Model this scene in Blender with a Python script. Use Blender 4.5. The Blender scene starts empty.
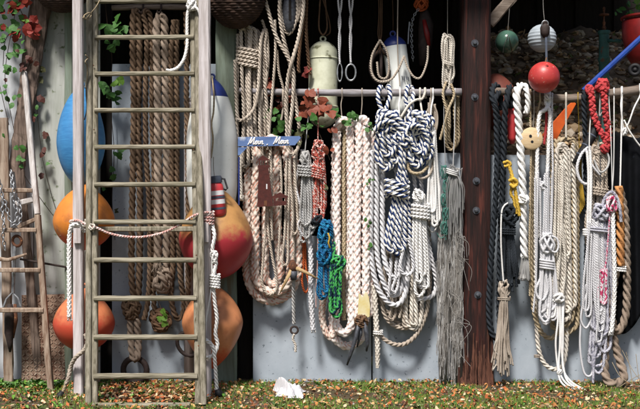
import bpy, bmesh, math, random
import numpy as np
from mathutils import Vector, Matrix
rng = random.Random(11)
scene = bpy.context.scene
col = scene.collection
PI = math.pi

# ------------------------------------------------------------------ camera, sky, sun, exposure
D, PPM, CZ = 9.0, 120.0, 1.5           # camera distance to the rope plane, scale there, eye height
cam_d = bpy.data.cameras.new('camera')
cam = bpy.data.objects.new('camera', cam_d); col.objects.link(cam)
cam.location = (0, -D, CZ); cam.rotation_euler = (PI/2, 0, 0)
cam_d.sensor_width = 36.0; cam_d.lens = 36.0*D/(640/PPM)
cam_d.clip_end = 1000.0
scene.camera = cam
SUN_EL, SUN_AZ = 56.0, 18.0            # elevation; degrees to the left of straight behind the camera
world = bpy.data.worlds.new('World'); scene.world = world; world.use_nodes = True
wn = world.node_tree.nodes; wl = world.node_tree.links
sky = wn.new('ShaderNodeTexSky'); sky.sky_type = 'NISHITA'; sky.sun_disc = False
sky.sun_elevation = math.radians(SUN_EL); sky.sun_rotation = math.radians(180+SUN_AZ)
sky.air_density = 1.0; sky.dust_density = 3.0; sky.ozone_density = 1.0
bgn = wn['Background']; bgn.inputs['Strength'].default_value = 0.055
wl.new(sky.outputs[0], bgn.inputs['Color'])
sun_d = bpy.data.lights.new('sun', 'SUN'); sun_d.energy = 3.6; sun_d.angle = math.radians(10)
sun_d.color = (1.0, 0.95, 0.88)
sun = bpy.data.objects.new('sun', sun_d); col.objects.link(sun)
_v = Vector((-math.sin(math.radians(SUN_AZ))*math.cos(math.radians(SUN_EL)),
             -math.cos(math.radians(SUN_AZ))*math.cos(math.radians(SUN_EL)), math.sin(math.radians(SUN_EL))))
sun.location = _v*20; sun.rotation_euler = _v.to_track_quat('Z', 'Y').to_euler()
scene.view_settings.view_transform = 'Standard'; scene.view_settings.look = 'None'
scene.view_settings.exposure = 0.75; scene.view_settings.gamma = 1.0
scene.view_settings.use_curve_mapping = False
scene.cycles.max_bounces = 6; scene.cycles.use_denoising = True

# ------------------------------------------------------------------ helpers
def W(px, py, Y=0.0):
    s = (D+Y)/D/PPM
    return Vector(((px-320)*s, Y, CZ-(py-204.5)*s))
def S(n, Y=0.0): return n*(D+Y)/D/PPM

def new_mat(name, c1, c2=None, rough=0.8, scale=8.0, stretch=(1, 1, 1), bump=0.25, metal=0.0, spots=None,
            spot_scale=30.0, spot_lo=0.62, spot_hi=0.68, contrast=(0.35, 0.65), detail=8.0, spec=0.3):
    m = bpy.data.materials.new(name); m.use_nodes = True
    n = m.node_tree.nodes; l = m.node_tree.links; b = n['Principled BSDF']
    b.inputs['Roughness'].default_value = rough; b.inputs['Metallic'].default_value = metal
    b.inputs['Specular IOR Level'].default_value = spec
    if c2 is None: c2 = tuple(x*0.6 for x in c1)
    tc = n.new('ShaderNodeTexCoord'); mp = n.new('ShaderNodeMapping'); l.new(tc.outputs['Object'], mp.inputs[0])
    mp.inputs['Scale'].default_value = stretch
    nz = n.new('ShaderNodeTexNoise'); nz.inputs['Scale'].default_value = scale; nz.inputs['Detail'].default_value = detail
    nz.inputs['Roughness'].default_value = 0.65
    l.new(mp.outputs[0], nz.inputs['Vector'])
    mr = n.new('ShaderNodeMapRange'); mr.inputs[1].default_value = contrast[0]; mr.inputs[2].default_value = contrast[1]
    l.new(nz.outputs[0], mr.inputs[0])
    mx = n.new('ShaderNodeMix'); mx.data_type = 'RGBA'
    mx.inputs[6].default_value = (*c1, 1); mx.inputs[7].default_value = (*c2, 1); l.new(mr.outputs[0], mx.inputs[0])
    out = mx.outputs[2]
    if spots:
        nz2 = n.new('ShaderNodeTexNoise'); grain = max(stretch) > 4.5
        nz2.inputs['Scale'].default_value = spot_scale/(6 if grain else 1); nz2.inputs['Detail'].default_value = 3
        l.new(mp.outputs[0] if grain else tc.outputs['Object'], nz2.inputs['Vector'])
        m2 = n.new('ShaderNodeMapRange'); m2.inputs[1].default_value = spot_lo; m2.inputs[2].default_value = spot_hi
        l.new(nz2.outputs[0], m2.inputs[0])
        mx2 = n.new('ShaderNodeMix'); mx2.data_type = 'RGBA'; l.new(m2.outputs[0], mx2.inputs[0])
        l.new(out, mx2.inputs[6]); mx2.inputs[7].default_value = (*spots, 1); out = mx2.outputs[2]
    l.new(out, b.inputs['Base Color'])
    if bump:
        bp = n.new('ShaderNodeBump'); bp.inputs['Strength'].default_value = bump; bp.inputs['Distance'].default_value = 0.01
        l.new(nz.outputs[0], bp.inputs['Height']); l.new(bp.outputs[0], b.inputs['Normal'])
    return m

def rope_mat(name, c, dirt=None, tracer=None, stripes=(), fleck=None, fleck_amt=0.8, cells=(4, 0.5), rough=0.85, dirt_amt=(0.42, 0.75)):
    """rope yarn: UV u runs round the rope with the lay, v along it in diameters"""
    m = bpy.data.materials.new(name); m.use_nodes = True
    n = m.node_tree.nodes; l = m.node_tree.links; b = n['Principled BSDF']
    b.inputs['Roughness'].default_value = rough; b.inputs['Specular IOR Level'].default_value = 0.2
    tc = n.new('ShaderNodeTexCoord'); uv = n.new('ShaderNodeUVMap'); uv.uv_map = 'UVMap'
    sp = n.new('ShaderNodeSeparateXYZ'); l.new(uv.outputs[0], sp.inputs[0])
    dirt = dirt or tuple(x*0.45 for x in c)
    nz = n.new('ShaderNodeTexNoise'); nz.inputs['Scale'].default_value = 9.0; nz.inputs['Detail'].default_value = 8; nz.inputs['Roughness'].default_value = 0.7
    l.new(tc.outputs['Object'], nz.inputs['Vector'])
    mr = n.new('ShaderNodeMapRange'); mr.inputs[1].default_value = dirt_amt[0]; mr.inputs[2].default_value = dirt_amt[1]
    l.new(nz.outputs[0], mr.inputs[0])
    base = None
    def mix(fac, a, bcol):
        mx = n.new('ShaderNodeMix'); mx.data_type = 'RGBA'
        l.new(fac, mx.inputs[0])
        if isinstance(a, tuple): mx.inputs[6].default_value = (*a, 1)
        else: l.new(a, mx.inputs[6])
        if isinstance(bcol, tuple): mx.inputs[7].default_value = (*bcol, 1)
        else: l.new(bcol, mx.inputs[7])
        return mx.outputs[2]
    def math_n(op, a, bv=None):
        q = n.new('ShaderNodeMath'); q.operation = op
        if isinstance(a, (int, float)): q.inputs[0].default_value = a
        else: l.new(a, q.inputs[0])
        if bv is not None:
            if isinstance(bv, (int, float)): q.inputs[1].default_value = bv
            else: l.new(bv, q.inputs[1])
        return q.outputs[0]
    cur = mix(mr.outputs[0], c, dirt)
    if tracer:
        tot = None
        for (a, bb) in stripes:
            f = math_n('MULTIPLY', math_n('GREATER_THAN', sp.outputs[0], a), math_n('LESS_THAN', sp.outputs[0], bb))
            tot = f if tot is None else math_n('MAXIMUM', tot, f)
        cur = mix(tot, cur, tracer)
    if fleck:
        k_ = cells[0]; va = math_n('MULTIPLY', sp.outputs[1], 1.05*k_/4); ua = math_n('MULTIPLY', sp.outputs[0], k_)
        pa, pb_ = math_n('ADD', ua, va), math_n('SUBTRACT', ua, va)
        cu, cv = math_n('FLOOR', pa), math_n('FLOOR', pb_)
        fr = math_n('ABSOLUTE', math_n('SUBTRACT', math_n('FRACT', pb_), 0.5)); inside = math_n('LESS_THAN', fr, cells[1])
        cb = n.new('ShaderNodeCombineXYZ'); l.new(cu, cb.inputs[0]); l.new(cv, cb.inputs[1])
        w = n.new('ShaderNodeTexWhiteNoise'); w.noise_dimensions = '2D'; l.new(cb.outputs[0], w.inputs['Vector'])
        cur = mix(math_n('MULTIPLY', math_n('GREATER_THAN', w.outputs[0], fleck_amt), inside), cur, fleck)
    l.new(cur, b.inputs['Base Color'])
    mp = n.new('ShaderNodeMapping'); mp.inputs['Scale'].default_value = (26, 5, 1); l.new(uv.outputs[0], mp.inputs[0])
    fb = n.new('ShaderNodeTexNoise'); fb.inputs['Scale'].default_value = 1.0; fb.inputs['Detail'].default_value = 4
    l.new(mp.outputs[0], fb.inputs['Vector'])
    bp = n.new('ShaderNodeBump'); bp.inputs['Strength'].default_value = 0.5; bp.inputs['Distance'].default_value = 0.004
    l.new(fb.outputs[0], bp.inputs['Height']); l.new(bp.outputs[0], b.inputs['Normal'])
    return m

def island_mat(name, cols, rough=0.7, trans=0.0):
    m = bpy.data.materials.new(name); m.use_nodes = True
    n = m.node_tree.nodes; l = m.node_tree.links; b = n['Principled BSDF']; b.inputs['Roughness'].default_value = rough
    b.inputs['Specular IOR Level'].default_value = 0.3
    g = n.new('ShaderNodeNewGeometry'); r = n.new('ShaderNodeValToRGB'); r.color_ramp.interpolation = 'CONSTANT'
    e = r.color_ramp.elements
    while len(e) < len(cols): e.new(0.5)
    for i, c in enumerate(cols): e[i].position = i/len(cols); e[i].color = (*c, 1)
    l.new(g.outputs['Random Per Island'], r.inputs[0]); l.new(r.outputs[0], b.inputs['Base Color'])
    return m

def tag(o, label=None, cat=None, group=None, kind=None):
    if label: o['label'] = label
    if cat: o['category'] = cat
    if group: o['group'] = group
    if kind: o['kind'] = kind
    return o
def thing(name, label, cat, loc=None, group=None):
    o = bpy.data.objects.new(name, None); col.objects.link(o); o.empty_display_size = 0.05
    o.location = loc if loc is not None else (0, 0, 0)
    return tag(o, label, cat, group)
def attach(o, parent):
    if parent is not None:
        o.parent = parent
        if parent.type == 'EMPTY': o.matrix_parent_inverse = Matrix.Translation(-parent.location)
    return o
def link_mesh(name, me, mat=None, parent=None, smooth=False):
    if mat is not None and len(me.materials) == 0: me.materials.append(mat)
    if smooth: me.shade_smooth()
    o = bpy.data.objects.new(name, me); col.objects.link(o)
    return attach(o, parent)

def mesh_np(name, V, F, uvs=None):
    """all-quad mesh from arrays"""
    me = bpy.data.meshes.new(name); nV, nF = len(V), len(F)
    me.vertices.add(nV); me.vertices.foreach_set('co', np.asarray(V, dtype=np.float32).ravel())
    me.loops.add(nF*4); me.loops.foreach_set('vertex_index', np.asarray(F, dtype=np.int32).ravel())
    me.polygons.add(nF); me.polygons.foreach_set('loop_start', np.arange(0, nF*4, 4, dtype=np.int32))
    me.polygons.foreach_set('loop_total', np.full(nF, 4, dtype=np.int32))
    if uvs is not None:
        u = me.uv_layers.new(name='UVMap'); u.data.foreach_set('uv', np.asarray(uvs, dtype=np.float32).ravel())
    me.update(calc_edges=True); return me

def catmull(P, spacing, closed=False):
    P = np.array([tuple(p) for p in P], dtype=float)
    if closed: Q = np.vstack([P[-1], P, P[0], P[1]])
    else: Q = np.vstack([2*P[0]-P[1], P, 2*P[-1]-P[-2]])
    t = np.linspace(0, 1, 14, endpoint=False)[:, None]; out = []
    for i in range(1, len(Q)-2):
        a, b, c, d = Q[i-1], Q[i], Q[i+1], Q[i+2]
        out.append(0.5*((2*b)+(-a+c)*t+(2*a-5*b+4*c-d)*t*t+(-a+3*b-3*c+d)*t**3))
    X = np.vstack(out+[Q[-2][None]])
    d = np.linalg.norm(np.diff(X, axis=0), axis=1); s = np.concatenate([[0], np.cumsum(d)])
    n = max(4, int(s[-1]/spacing)); si = np.linspace(0, s[-1], n+1)
    return np.stack([np.interp(si, s, X[:, k]) for k in range(3)], axis=1), si

def frames(C):
    T = np.gradient(C, axis=0); T /= np.maximum(np.linalg.norm(T, axis=1, keepdims=True), 1e-9)
    N = np.zeros_like(C); r = np.cross(T[0], (0.3, 1.0, 0.1)); r /= np.linalg.norm(r); N[0] = r
    for i in range(1, len(C)):
        r = r - T[i]*float(r @ T[i]); q = math.sqrt(float(r @ r)); r = r/max(q, 1e-9); N[i] = r
    return T, N, np.cross(T, N)

def lobe_profile(k, lobes):
    """radius of a rope of round strands at fraction k of the turn"""
    a = (k*lobes) % 1.0
    th = (a-0.5)*2*PI/lobes
    d = 0.54 if lobes == 3 else 0.60; rs = 0.46 if lobes == 3 else 0.40
    return d*math.cos(th)+math.sqrt(max(rs*rs-(d*math.sin(th))**2, 0.004))

ROPE_LEN = [0.0]
def rope_arrays(pts, r, kind='twist', pitch=None, lobes=3, closed=False, taper=None, wob=0.0):
    if kind == 'plain': kind = 'braid'
    if kind in ('twist', 'braid') and r < 0.0075: kind = 'fine'
    n = {'twist': 12, 'braid': 24 if r > 0.018 else 16, 'plain': 8, 'fine': 6}[kind]
    sp = {'twist': max(0.5*r, 0.006), 'braid': max(0.20*r, 0.0042), 'plain': max(0.9*r, 0.01), 'fine': max(1.2*r, 0.010)}[kind]
    C, s = catmull(pts, sp, closed); ROPE_LEN[0] += s[-1]
    if wob:
        ph = rng.random()*10
        C = C+np.stack([np.sin(s*9+ph)*wob, np.sin(s*7+ph*2)*wob*0.6, np.zeros_like(s)], 1)
    T, N, B = frames(C); m = len(C)
    k = np.arange(n)/n
    if kind == 'twist':
        if lobes == 4: prof = np.array([lobe_profile(x, 4) for x in k])
        else: prof = np.array([lobe_profile(x, 3) for x in k])
        rad = np.tile(prof, (m, 1))
    elif kind == 'braid':
        vv = (s/(2*r))[:, None]*1.05; uu = 4*k[None, :]
        fa, fb = (uu+vv) % 1.0, (uu-vv) % 1.0
        rad = 0.68+0.40*(np.sin(PI*fa)*np.sin(PI*fb))**0.7
    else: rad = np.ones((m, n))
    p = pitch if pitch else (2*r)*(3.0 if lobes == 3 else 2.5)
    rot = -2*PI*s/p if kind in ('twist', 'fine') else 0*s
    ang = 2*PI*k[None, :]+rot[:, None]
    R = rad*r
    if taper is not None: R = R*np.interp(s/s[-1], taper[0], taper[1])[:, None]
    V = C[:, None, :]+N[:, None, :]*(np.cos(ang)*R)[:, :, None]+B[:, None, :]*(np.sin(ang)*R)[:, :, None]
    if not closed:       # closed ends: a last ring drawn in
        e0 = C[0]+(V[0]-C[0])*0.05; e1 = C[-1]+(V[-1]-C[-1])*0.05
        V = np.concatenate([e0[None], V, e1[None]]); s = np.concatenate([[s[0]], s, [s[-1]]]); m += 2
    i = np.arange(m-1)[:, None]; j = np.arange(n)[None, :]; j2 = (j+1) % n
    F = np.stack([i*n+j, i*n+j2, (i+1)*n+j2, (i+1)*n+j], axis=2).reshape(-1, 4)
    u0 = np.broadcast_to(j/n, (m-1, n)); u1 = np.broadcast_to((j+1)/n, (m-1, n))
    v0 = np.broadcast_to((s[:-1]/(2*r))[:, None], (m-1, n)); v1 = np.broadcast_to((s[1:]/(2*r))[:, None], (m-1, n))
    UV = np.stack([np.stack([u0, v0], 2), np.stack([u1, v0], 2), np.stack([u1, v1], 2), np.stack([u0, v1], 2)], axis=2).reshape(-1, 2)
    return V.reshape(-1, 3), F, UV

def rope(parent, name, pts, r, mat, kind='twist', Y=0.0, world=False, **kw):
    """pts: (px, py[, Y]) in photo pixels at depth Y; r in pixels"""
    if world: P = pts
    else: P = [W(p[0], p[1], p[2] if len(p) > 2 else Y) for p in pts]
    V, F, UV = rope_arrays(P, r if world else S(r, Y), kind, **kw)
    return link_mesh(name, mesh_np(name, V, F, UV), mat, parent, True)

def ropes_joined(parent, name, lists, r, mat, kind='fine', Y=0.0, world=False, **kw):
    Vs, Fs, Us, o = [], [], [], 0
    for pts in lists:
        P = pts if world else [W(p[0], p[1], p[2] if len(p) > 2 else Y) for p in pts]
        V, F, U = rope_arrays(P, r if world else S(r, Y), kind, **kw)
        Vs.append(V); Fs.append(F+o); Us.append(U); o += len(V)
    return link_mesh(name, mesh_np(name, np.vstack(Vs), np.vstack(Fs), np.vstack(Us)), mat, parent, True)

def rail_at(x):
    if x < 470: return 92.6, 3.6
    xs, ys = (489, 520, 552, 585, 615, 680), (91, 93, 98.5, 97.5, 93.5, 84)
    return float(np.interp(x, xs, ys)), 3.6+2.0*(x-489)/190
def over(x, rev=False):
    """a cord's turn over the hanging rail, from behind to the front"""
    y, r = rail_at(x); g = S(r)+.010
    P = [(x+.8, y+6, RAIL_Y+g), (x+.6, y, RAIL_Y+g), (x+.3, y-r*.95, RAIL_Y+g*.55), (x, y-r-.4, RAIL_Y), (x, y-r*.75, RAIL_Y-g*.7), (x, y, RAIL_Y-g), (x, y+6, RAIL_Y-g*.9)]
    return P[::-1] if rev else P
RAIL_Y = 0.03
def coil_path(turns, jit=0.6, Y=0.0):
    """continuous hank path; a turn is (xl, xr, ytop, ybot[, Y]) or (xlt, xlb, xrb, xrt, ytop, ybot, Y)"""
    out = []
    for t in turns:
        if len(t) <= 5:
            xl, xr, yt, yb = t[:4]; YY = t[4] if len(t) > 4 else Y; a = (xl, xl, xr, xr, yt, yb, YY)
        else: a = t
        xlt, xlb, xrb, xrt, yt, yb, YY = a
        wb = max((xrb-xlb)/2, 0.5)
        j = lambda q=1.0: rng.uniform(-jit, jit)*q*min(1, wb/5); wt = max((xrt-xlt)/2, 0.5); h = yb-yt
        wb2 = min(wb*(1.15 if wb > 8 else 2.0), h*0.35); wt2 = min(wt*(1.1 if wt > 8 else 1.8), h*0.35)
        mb = (xlb+xrb)/2; mt = (xlt+xrt)/2
        dY = lambda: rng.uniform(-0.006, 0.006)
        bow = j(1.4)
        out += [(xlt, yt+wt2, YY), (xlt*0.66+xlb*0.34+bow+j(), yt+h*0.35, YY+dY()), (xlt*0.33+xlb*0.67+bow+j(), yt+h*0.62, YY+dY()), (xlb+j(), yb-wb2, YY),
                (xlb+0.29*wb, yb-0.3*wb2, YY), (mb+j(), yb, YY), (xrb-0.29*wb, yb-0.3*wb2, YY),
                (xrb+j(), yb-wb2, YY), (xrt*0.33+xrb*0.67-bow+j(), yt+h*0.62, YY+dY()), (xrt*0.66+xrb*0.34-bow+j(), yt+h*0.35, YY+dY()),
                (xrt, yt+wt2, YY+0.008), (xrt-0.29*wt, yt+0.3*wt2, YY+0.01), (mt, yt, YY+0.012), (xlt+0.29*wt, yt+0.3*wt2, YY+0.008)]
    return out[:-2] if len(turns) else out
def coil(parent, name, turns, r, mat, kind='twist', Y=0.0, jit=0.6, **kw):
    return rope(parent, name, coil_path(turns, jit, Y), r, mat, kind, Y, **kw)

def wrap(parent, name, cx, cy, w, dep, n, r, mat, Y=0.0, tilt=0.0, step=None, kind='twist'):
    """helical binding round a bundle: width w px, depth dep px"""
    pts = []; step = step or 2.05*r; N = 14
    for i in range(int(n*N)+1):
        a = 2*PI*i/N; t = i/N
        x = cx+math.cos(a)*w/2; y = cy+(t-n/2)*step+math.cos(a)*tilt
        pts.append((x, y, Y+math.sin(a)*S(dep/2)))
    return rope(parent, name, pts, r, mat, kind, Y)

def tangle(parent, name, cx, cy, w, h, dep, n, r, mat, Y=0.0, seed=1, kind='twist', **kw):
    """knotted lump: n turns winding over an ellipsoid"""
    q = random.Random(seed); pts = []; ax = q.random()*6
    for i in range(n*6):
        a = i*2*PI/6+q.uniform(-0.3, 0.3); ax += 0.22
        k = q.uniform(0.72, 1.0)
        x = math.cos(a)*math.cos(ax)*k-math.sin(a)*math.sin(ax)*0.5*k
        z = math.sin(a)*k; y = math.cos(a)*math.sin(ax)*k+math.sin(a)*math.cos(ax)*0.4
        pts.append((cx+x*w/2, cy+z*h/2, Y+y*S(dep/2)))
    return rope(parent, name, pts, r, mat, kind, Y, **kw)

def tuft(parent, name, x, y0, y1, w0, w1, n, r, mat, Y=0.0, seed=3):
    q = random.Random(seed); L = []
    for i in range(n):
        a = q.uniform(-0.5, 0.5); b = a+q.uniform(-0.2, 0.2)
        L.append([(x+a*w0, y0, Y+q.uniform(-.5, .5)*S(w0)*.7), (x+(a+b)/2*(w0+w1)/2+q.uniform(-.4, .4), (y0+y1)/2, Y+q.uniform(-.5, .5)*S(w1)*.5),
                  (x+b*w1+q.uniform(-.4, .4), y1-q.uniform(0, 0.12)*(y1-y0), Y+q.uniform(-.5, .5)*S(w1)*.5)])
    return ropes_joined(parent, name, L, r, mat, 'fine', Y)

def fray(parent, x0, x1, y0, y1, n, r, mat, Y, seed, kind='twist', spread=5):
    q = random.Random(seed)
    for i in range(n):
        x = q.uniform(x0, x1); yb = y1-q.uniform(0, .35)*(y1-y0); w_ = q.uniform(-spread, spread); k = q.random()
        P = [(x, y0+q.uniform(0, 8), Y), (x+w_*.3+q.gauss(0, 1), y0+(yb-y0)*.35, Y-.01), (x+w_*.8+q.gauss(0, 1.5), y0+(yb-y0)*.75, Y-.015), (x+w_, yb, Y-.01)]
        if k < .55: P += [(x+w_*1.0+2.5, yb+4, Y-.01), (x+w_+5.5, yb-2, Y-.005), (x+w_*.8+5, yb-(yb-y0)*.3, Y), (x+4+q.gauss(0, 1), y0+8, Y+.01)]
        rope(parent, 'loose_strand', P, r*q.uniform(.85, 1.1), mat, kind, Y)
class MB:
    def __init__(s): s.v = []; s.f = []
    def add(s, V, F):
        o = len(s.v); s.v += [tuple(p) for p in V]; s.f += [tuple(i+o for i in f) for f in F]; return s
    def box(s, a, b):
        (x0, y0, z0), (x1, y1, z1) = a, b
        return s.add([(x0, y0, z0), (x1, y0, z0), (x1, y1, z0), (x0, y1, z0), (x0, y0, z1), (x1, y0, z1), (x1, y1, z1), (x0, y1, z1)],
                     [(0, 3, 2, 1), (4, 5, 6, 7), (0, 1, 5, 4), (1, 2, 6, 5), (2, 3, 7, 6), (3, 0, 4, 7)])
    def rings(s, R, cap=True):
        n = len(R[0]); V = [p for q in R for p in q]; F = []
        for i in range(len(R)-1):
            for j in range(n): F.append((i*n+j, i*n+(j+1) % n, (i+1)*n+(j+1) % n, (i+1)*n+j))
        if cap: F.append(tuple(reversed(range(n)))); F.append(tuple((len(R)-1)*n+j for j in range(n)))
        return s.add(V, F)
    def beam(s, p0, p1, w, d, up=(0, 1, 0), seg=8, jit=0.0, cham=0.18, w1=None, d1=None, bend=None):
        """chamfered timber between two points; w across, d along 'up'"""
        p0, p1 = Vector(p0), Vector(p1); t = (p1-p0).normalized(); u = Vector(up); u = (u-t*u.dot(t)).normalized(); x = t.cross(u)
        w1 = w1 or w; d1 = d1 or d; R = []
        for i in range(seg+1):
            k = i/seg; c = p0.lerp(p1, k); a = (w*(1-k)+w1*k)/2; b = (d*(1-k)+d1*k)/2; ch = cham*min(a, b)*2
            if bend: c = c+x*bend*math.sin(k*PI)
            ring = []
            for (sx, sy) in ((a-ch, -b), (a, -b+ch), (a, b-ch), (a-ch, b), (-a+ch, b), (-a, b-ch), (-a, -b+ch), (-a+ch, -b)):
                ring.append(c+x*(sx+rng.uniform(-jit, jit))+u*(sy+rng.uniform(-jit, jit)))
            R.append(ring)
        return s.rings(R)
    def tube(s, P, r, n=10, r1=None):
        C = np.array([tuple(p) for p in P], float); T, N, B = frames(C); R = []
        for i in range(len(C)):
            k = i/(len(C)-1); rr = (r if r1 is None else r*(1-k)+r1*k) if not isinstance(r, (list, tuple)) else r[i]
            R.append([tuple(C[i]+N[i]*math.cos(2*PI*j/n)*rr+B[i]*math.sin(2*PI*j/n)*rr) for j in range(n)])
        return s.rings(R)
    def lathe(s, c, prof, n=28, axis=(0, 0, 1), sq=1.0, rib=None):
        """prof: (radius, height along the axis)"""
        c = Vector(c); a = Vector(axis).normalized(); x = a.orthogonal().normalized() if abs(a.z) < 0.99 else Vector((1, 0, 0)); x = (x-a*x.dot(a)).normalized(); y = a.cross(x)
        R = [[c+a*h+(x*math.cos(2*PI*j/n)+y*math.sin(2*PI*j/n)*sq)*max(r, 1e-4)*(1 if not rib else rib(j/n, h)) for j in range(n)] for (r, h) in prof]
        return s.rings(R)
    def prism(s, out, y0, y1):
        """outline of (x, z) extruded along y"""
        n = len(out); V = [(x, y0, z) for x, z in out]+[(x, y1, z) for x, z in out]
        F = [tuple(range(n)), tuple(reversed(range(n, 2*n)))]+[(j, n+j, n+(j+1) % n, (j+1) % n) for j in range(n)]
        return s.add(V, F)
    def torus(s, c, R, r, ax=(0, 1, 0), n=20, m=8, sx=1.0, sz=1.0, e1=None):
        c = Vector(c); a = Vector(ax).normalized(); x = Vector(e1) if e1 else a.orthogonal().normalized(); y = a.cross(x); P = []
        rings = []
        for i in range(n):
            t = 2*PI*i/n; d = (x*math.cos(t)*sx+y*math.sin(t)*sz); cc = c+d*R; dn = d.normalized()
            rings.append([cc+dn*math.cos(2*PI*j/m)*r+a*math.sin(2*PI*j/m)*r for j in range(m)])
        V = [p for q in rings for p in q]; F = []
        for i in range(n):
            for j in range(m): F.append((i*m+j, ((i+1) % n)*m+j, ((i+1) % n)*m+(j+1) % m, i*m+(j+1) % m))
        return s.add(V, F)
    def build(s, name, mat, parent=None, smooth=False, bevel=0.0, auto=None):
        me = bpy.data.meshes.new(name); me.from_pydata(s.v, [], s.f)
        bm = bmesh.new(); bm.from_mesh(me); bmesh.ops.recalc_face_normals(bm, faces=bm.faces)
        if bevel: bmesh.ops.bevel(bm, geom=list(bm.edges), offset=bevel, segments=2, affect='EDGES', profile=0.6)
        bm.to_mesh(me); bm.free(); o = link_mesh(name, me, mat, parent, smooth)
        if smooth and auto:
            try: me.set_sharp_from_angle(angle=math.radians(auto))
            except Exception: pass
        return o
def solid(name, mat, parent, fn, **kw):
    m = MB(); fn(m); return m.build(name, mat, parent, **kw)

# ------------------------------------------------------------------ materials
M = {}
M['panel'] = new_mat('panel', (0.385, 0.435, 0.495), (0.29, 0.335, 0.39), 0.85, 3.0, bump=0.12, spots=(0.16, 0.19, 0.22), spot_scale=38, spot_lo=0.66, spot_hi=0.72, contrast=(0.3, 0.7))
M['panel_pale'] = new_mat('panel_pale', (0.60, 0.62, 0.66), (0.42, 0.44, 0.47), 0.85, 2.5, (1, 1, 0.4), 0.12, spots=(0.22, 0.24, 0.25), spot_scale=45, spot_lo=0.68, spot_hi=0.75)
M['panel_moss'] = new_mat('panel_moss', (0.46, 0.47, 0.46), (0.30, 0.32, 0.28), 0.9, 3.5, (3, 1, 0.35), 0.15, spots=(0.10, 0.13, 0.06), spot_scale=22, spot_lo=0.62, spot_hi=0.75)
M['green_post'] = new_mat('green_post', (0.20, 0.245, 0.20), (0.12, 0.14, 0.10), 0.85, 4, (5, 5, 0.6), 0.3, spots=(0.16, 0.14, 0.09), spot_scale=12)
M['red_post'] = new_mat('red_post', (0.034, 0.010, 0.008), (0.004, 0.0025, 0.0025), 0.7, 6, (7, 7, 0.45), 1.0, spots=(0.085, 0.022, 0.015), spot_scale=34, spot_lo=0.56, spot_hi=0.70)
M['rot_wood'] = new_mat('rot_wood', (0.13, 0.055, 0.035), (0.03, 0.012, 0.009), 0.95, 6, (7, 7, 0.6), 0.9)
M['grey_wood'] = new_mat('grey_wood', (0.62, 0.58, 0.60), (0.33, 0.29, 0.28), 0.9, 5, (8, 8, 0.45), 0.5, spots=(0.10, 0.08, 0.07), spot_scale=30, spot_lo=0.68, spot_hi=0.76)
M['ladder_wood'] = new_mat('ladder_wood', (0.33, 0.30, 0.24), (0.11, 0.098, 0.066), 0.9, 5, (9, 9, 0.5), 0.5, spots=(0.08, 0.07, 0.04), spot_scale=24, spot_lo=0.64, spot_hi=0.75)
M['rung_wood'] = new_mat('rung_wood', (0.33, 0.30, 0.235), (0.11, 0.097, 0.064), 0.9, 5, (0.6, 9, 9), 0.5, spots=(0.09, 0.09, 0.04), spot_scale=20, spot_lo=0.62, spot_hi=0.75)
M['old_rail'] = new_mat('old_rail', (0.36, 0.29, 0.23), (0.15, 0.09, 0.06), 0.9, 5, (7, 7, 0.6), 0.5)
M['white_rail'] = new_mat('white_rail', (0.62, 0.60, 0.60), (0.32, 0.28, 0.26), 0.85, 6, (7, 7, 0.8), 0.4)
M['drift'] = new_mat('drift', (0.23, 0.17, 0.14), (0.055, 0.038, 0.03), 0.95, 6, (7, 7, 0.5), 0.9)
M['pole'] = new_mat('pole', (0.34, 0.33, 0.36), (0.17, 0.15, 0.15), 0.85, 7, (0.7, 6, 6), 0.4)
M['pole_brown'] = new_mat('pole_brown', (0.22, 0.18, 0.15), (0.09, 0.065, 0.05), 0.9, 7, (0.7, 6, 6), 0.5)
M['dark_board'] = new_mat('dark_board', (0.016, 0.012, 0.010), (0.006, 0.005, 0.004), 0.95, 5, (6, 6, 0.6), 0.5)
M['roof'] = new_mat('roof', (0.03, 0.022, 0.018), (0.012, 0.01, 0.008), 0.95, 5, bump=0.3)
M['rust'] = new_mat('rust', (0.16, 0.062, 0.03), (0.045, 0.022, 0.015), 0.85, 22, bump=0.6, spots=(0.26, 0.12, 0.05), spot_scale=60)
M['dark_iron'] = new_mat('dark_iron', (0.045, 0.03, 0.028), (0.02, 0.014, 0.012), 0.7, 22, bump=0.5)
M['rust_plate'] = new_mat('rust_plate', (0.27, 0.19, 0.14), (0.11, 0.055, 0.035), 0.85, 7, bump=0.4, spots=(0.08, 0.035, 0.022), spot_scale=34, spot_lo=0.52, spot_hi=0.6)
M['rust_plate_worn'] = new_mat('rust_plate_worn', (0.36, 0.28, 0.22), (0.13, 0.065, 0.04), 0.8, 8, bump=0.3)
M['sign_rust'] = new_mat('sign_rust', (0.085, 0.020, 0.016), (0.050, 0.014, 0.012), 0.8, 30, bump=0.3)
M['steel'] = new_mat('steel', (0.42, 0.44, 0.47), (0.22, 0.23, 0.25), 0.45, 30, bump=0.2, metal=0.7, spec=0.5)
M['bolt'] = new_mat('bolt', (0.10, 0.11, 0.13), (0.05, 0.05, 0.06), 0.55, 40, bump=0.3, metal=0.5)
M['blue_buoy'] = new_mat('blue_buoy', (0.055, 0.24, 0.50), (0.035, 0.17, 0.40), 0.42, 10, (1, 1, 8), 0.08, spec=0.5)
M['white_fender'] = new_mat('white_fender', (0.84, 0.87, 0.86), (0.74, 0.77, 0.75), 0.45, 5, (1, 1, 1), 0.06, spots=(0.30, 0.32, 0.26), spot_scale=26, spot_lo=0.68, spot_hi=0.8, spec=0.5)
M['cream'] = new_mat('cream', (0.66, 0.68, 0.54), (0.46, 0.47, 0.34), 0.6, 6, bump=0.15, spots=(0.14, 0.14, 0.08), spot_scale=14, spot_lo=0.6, spot_hi=0.72)
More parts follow.
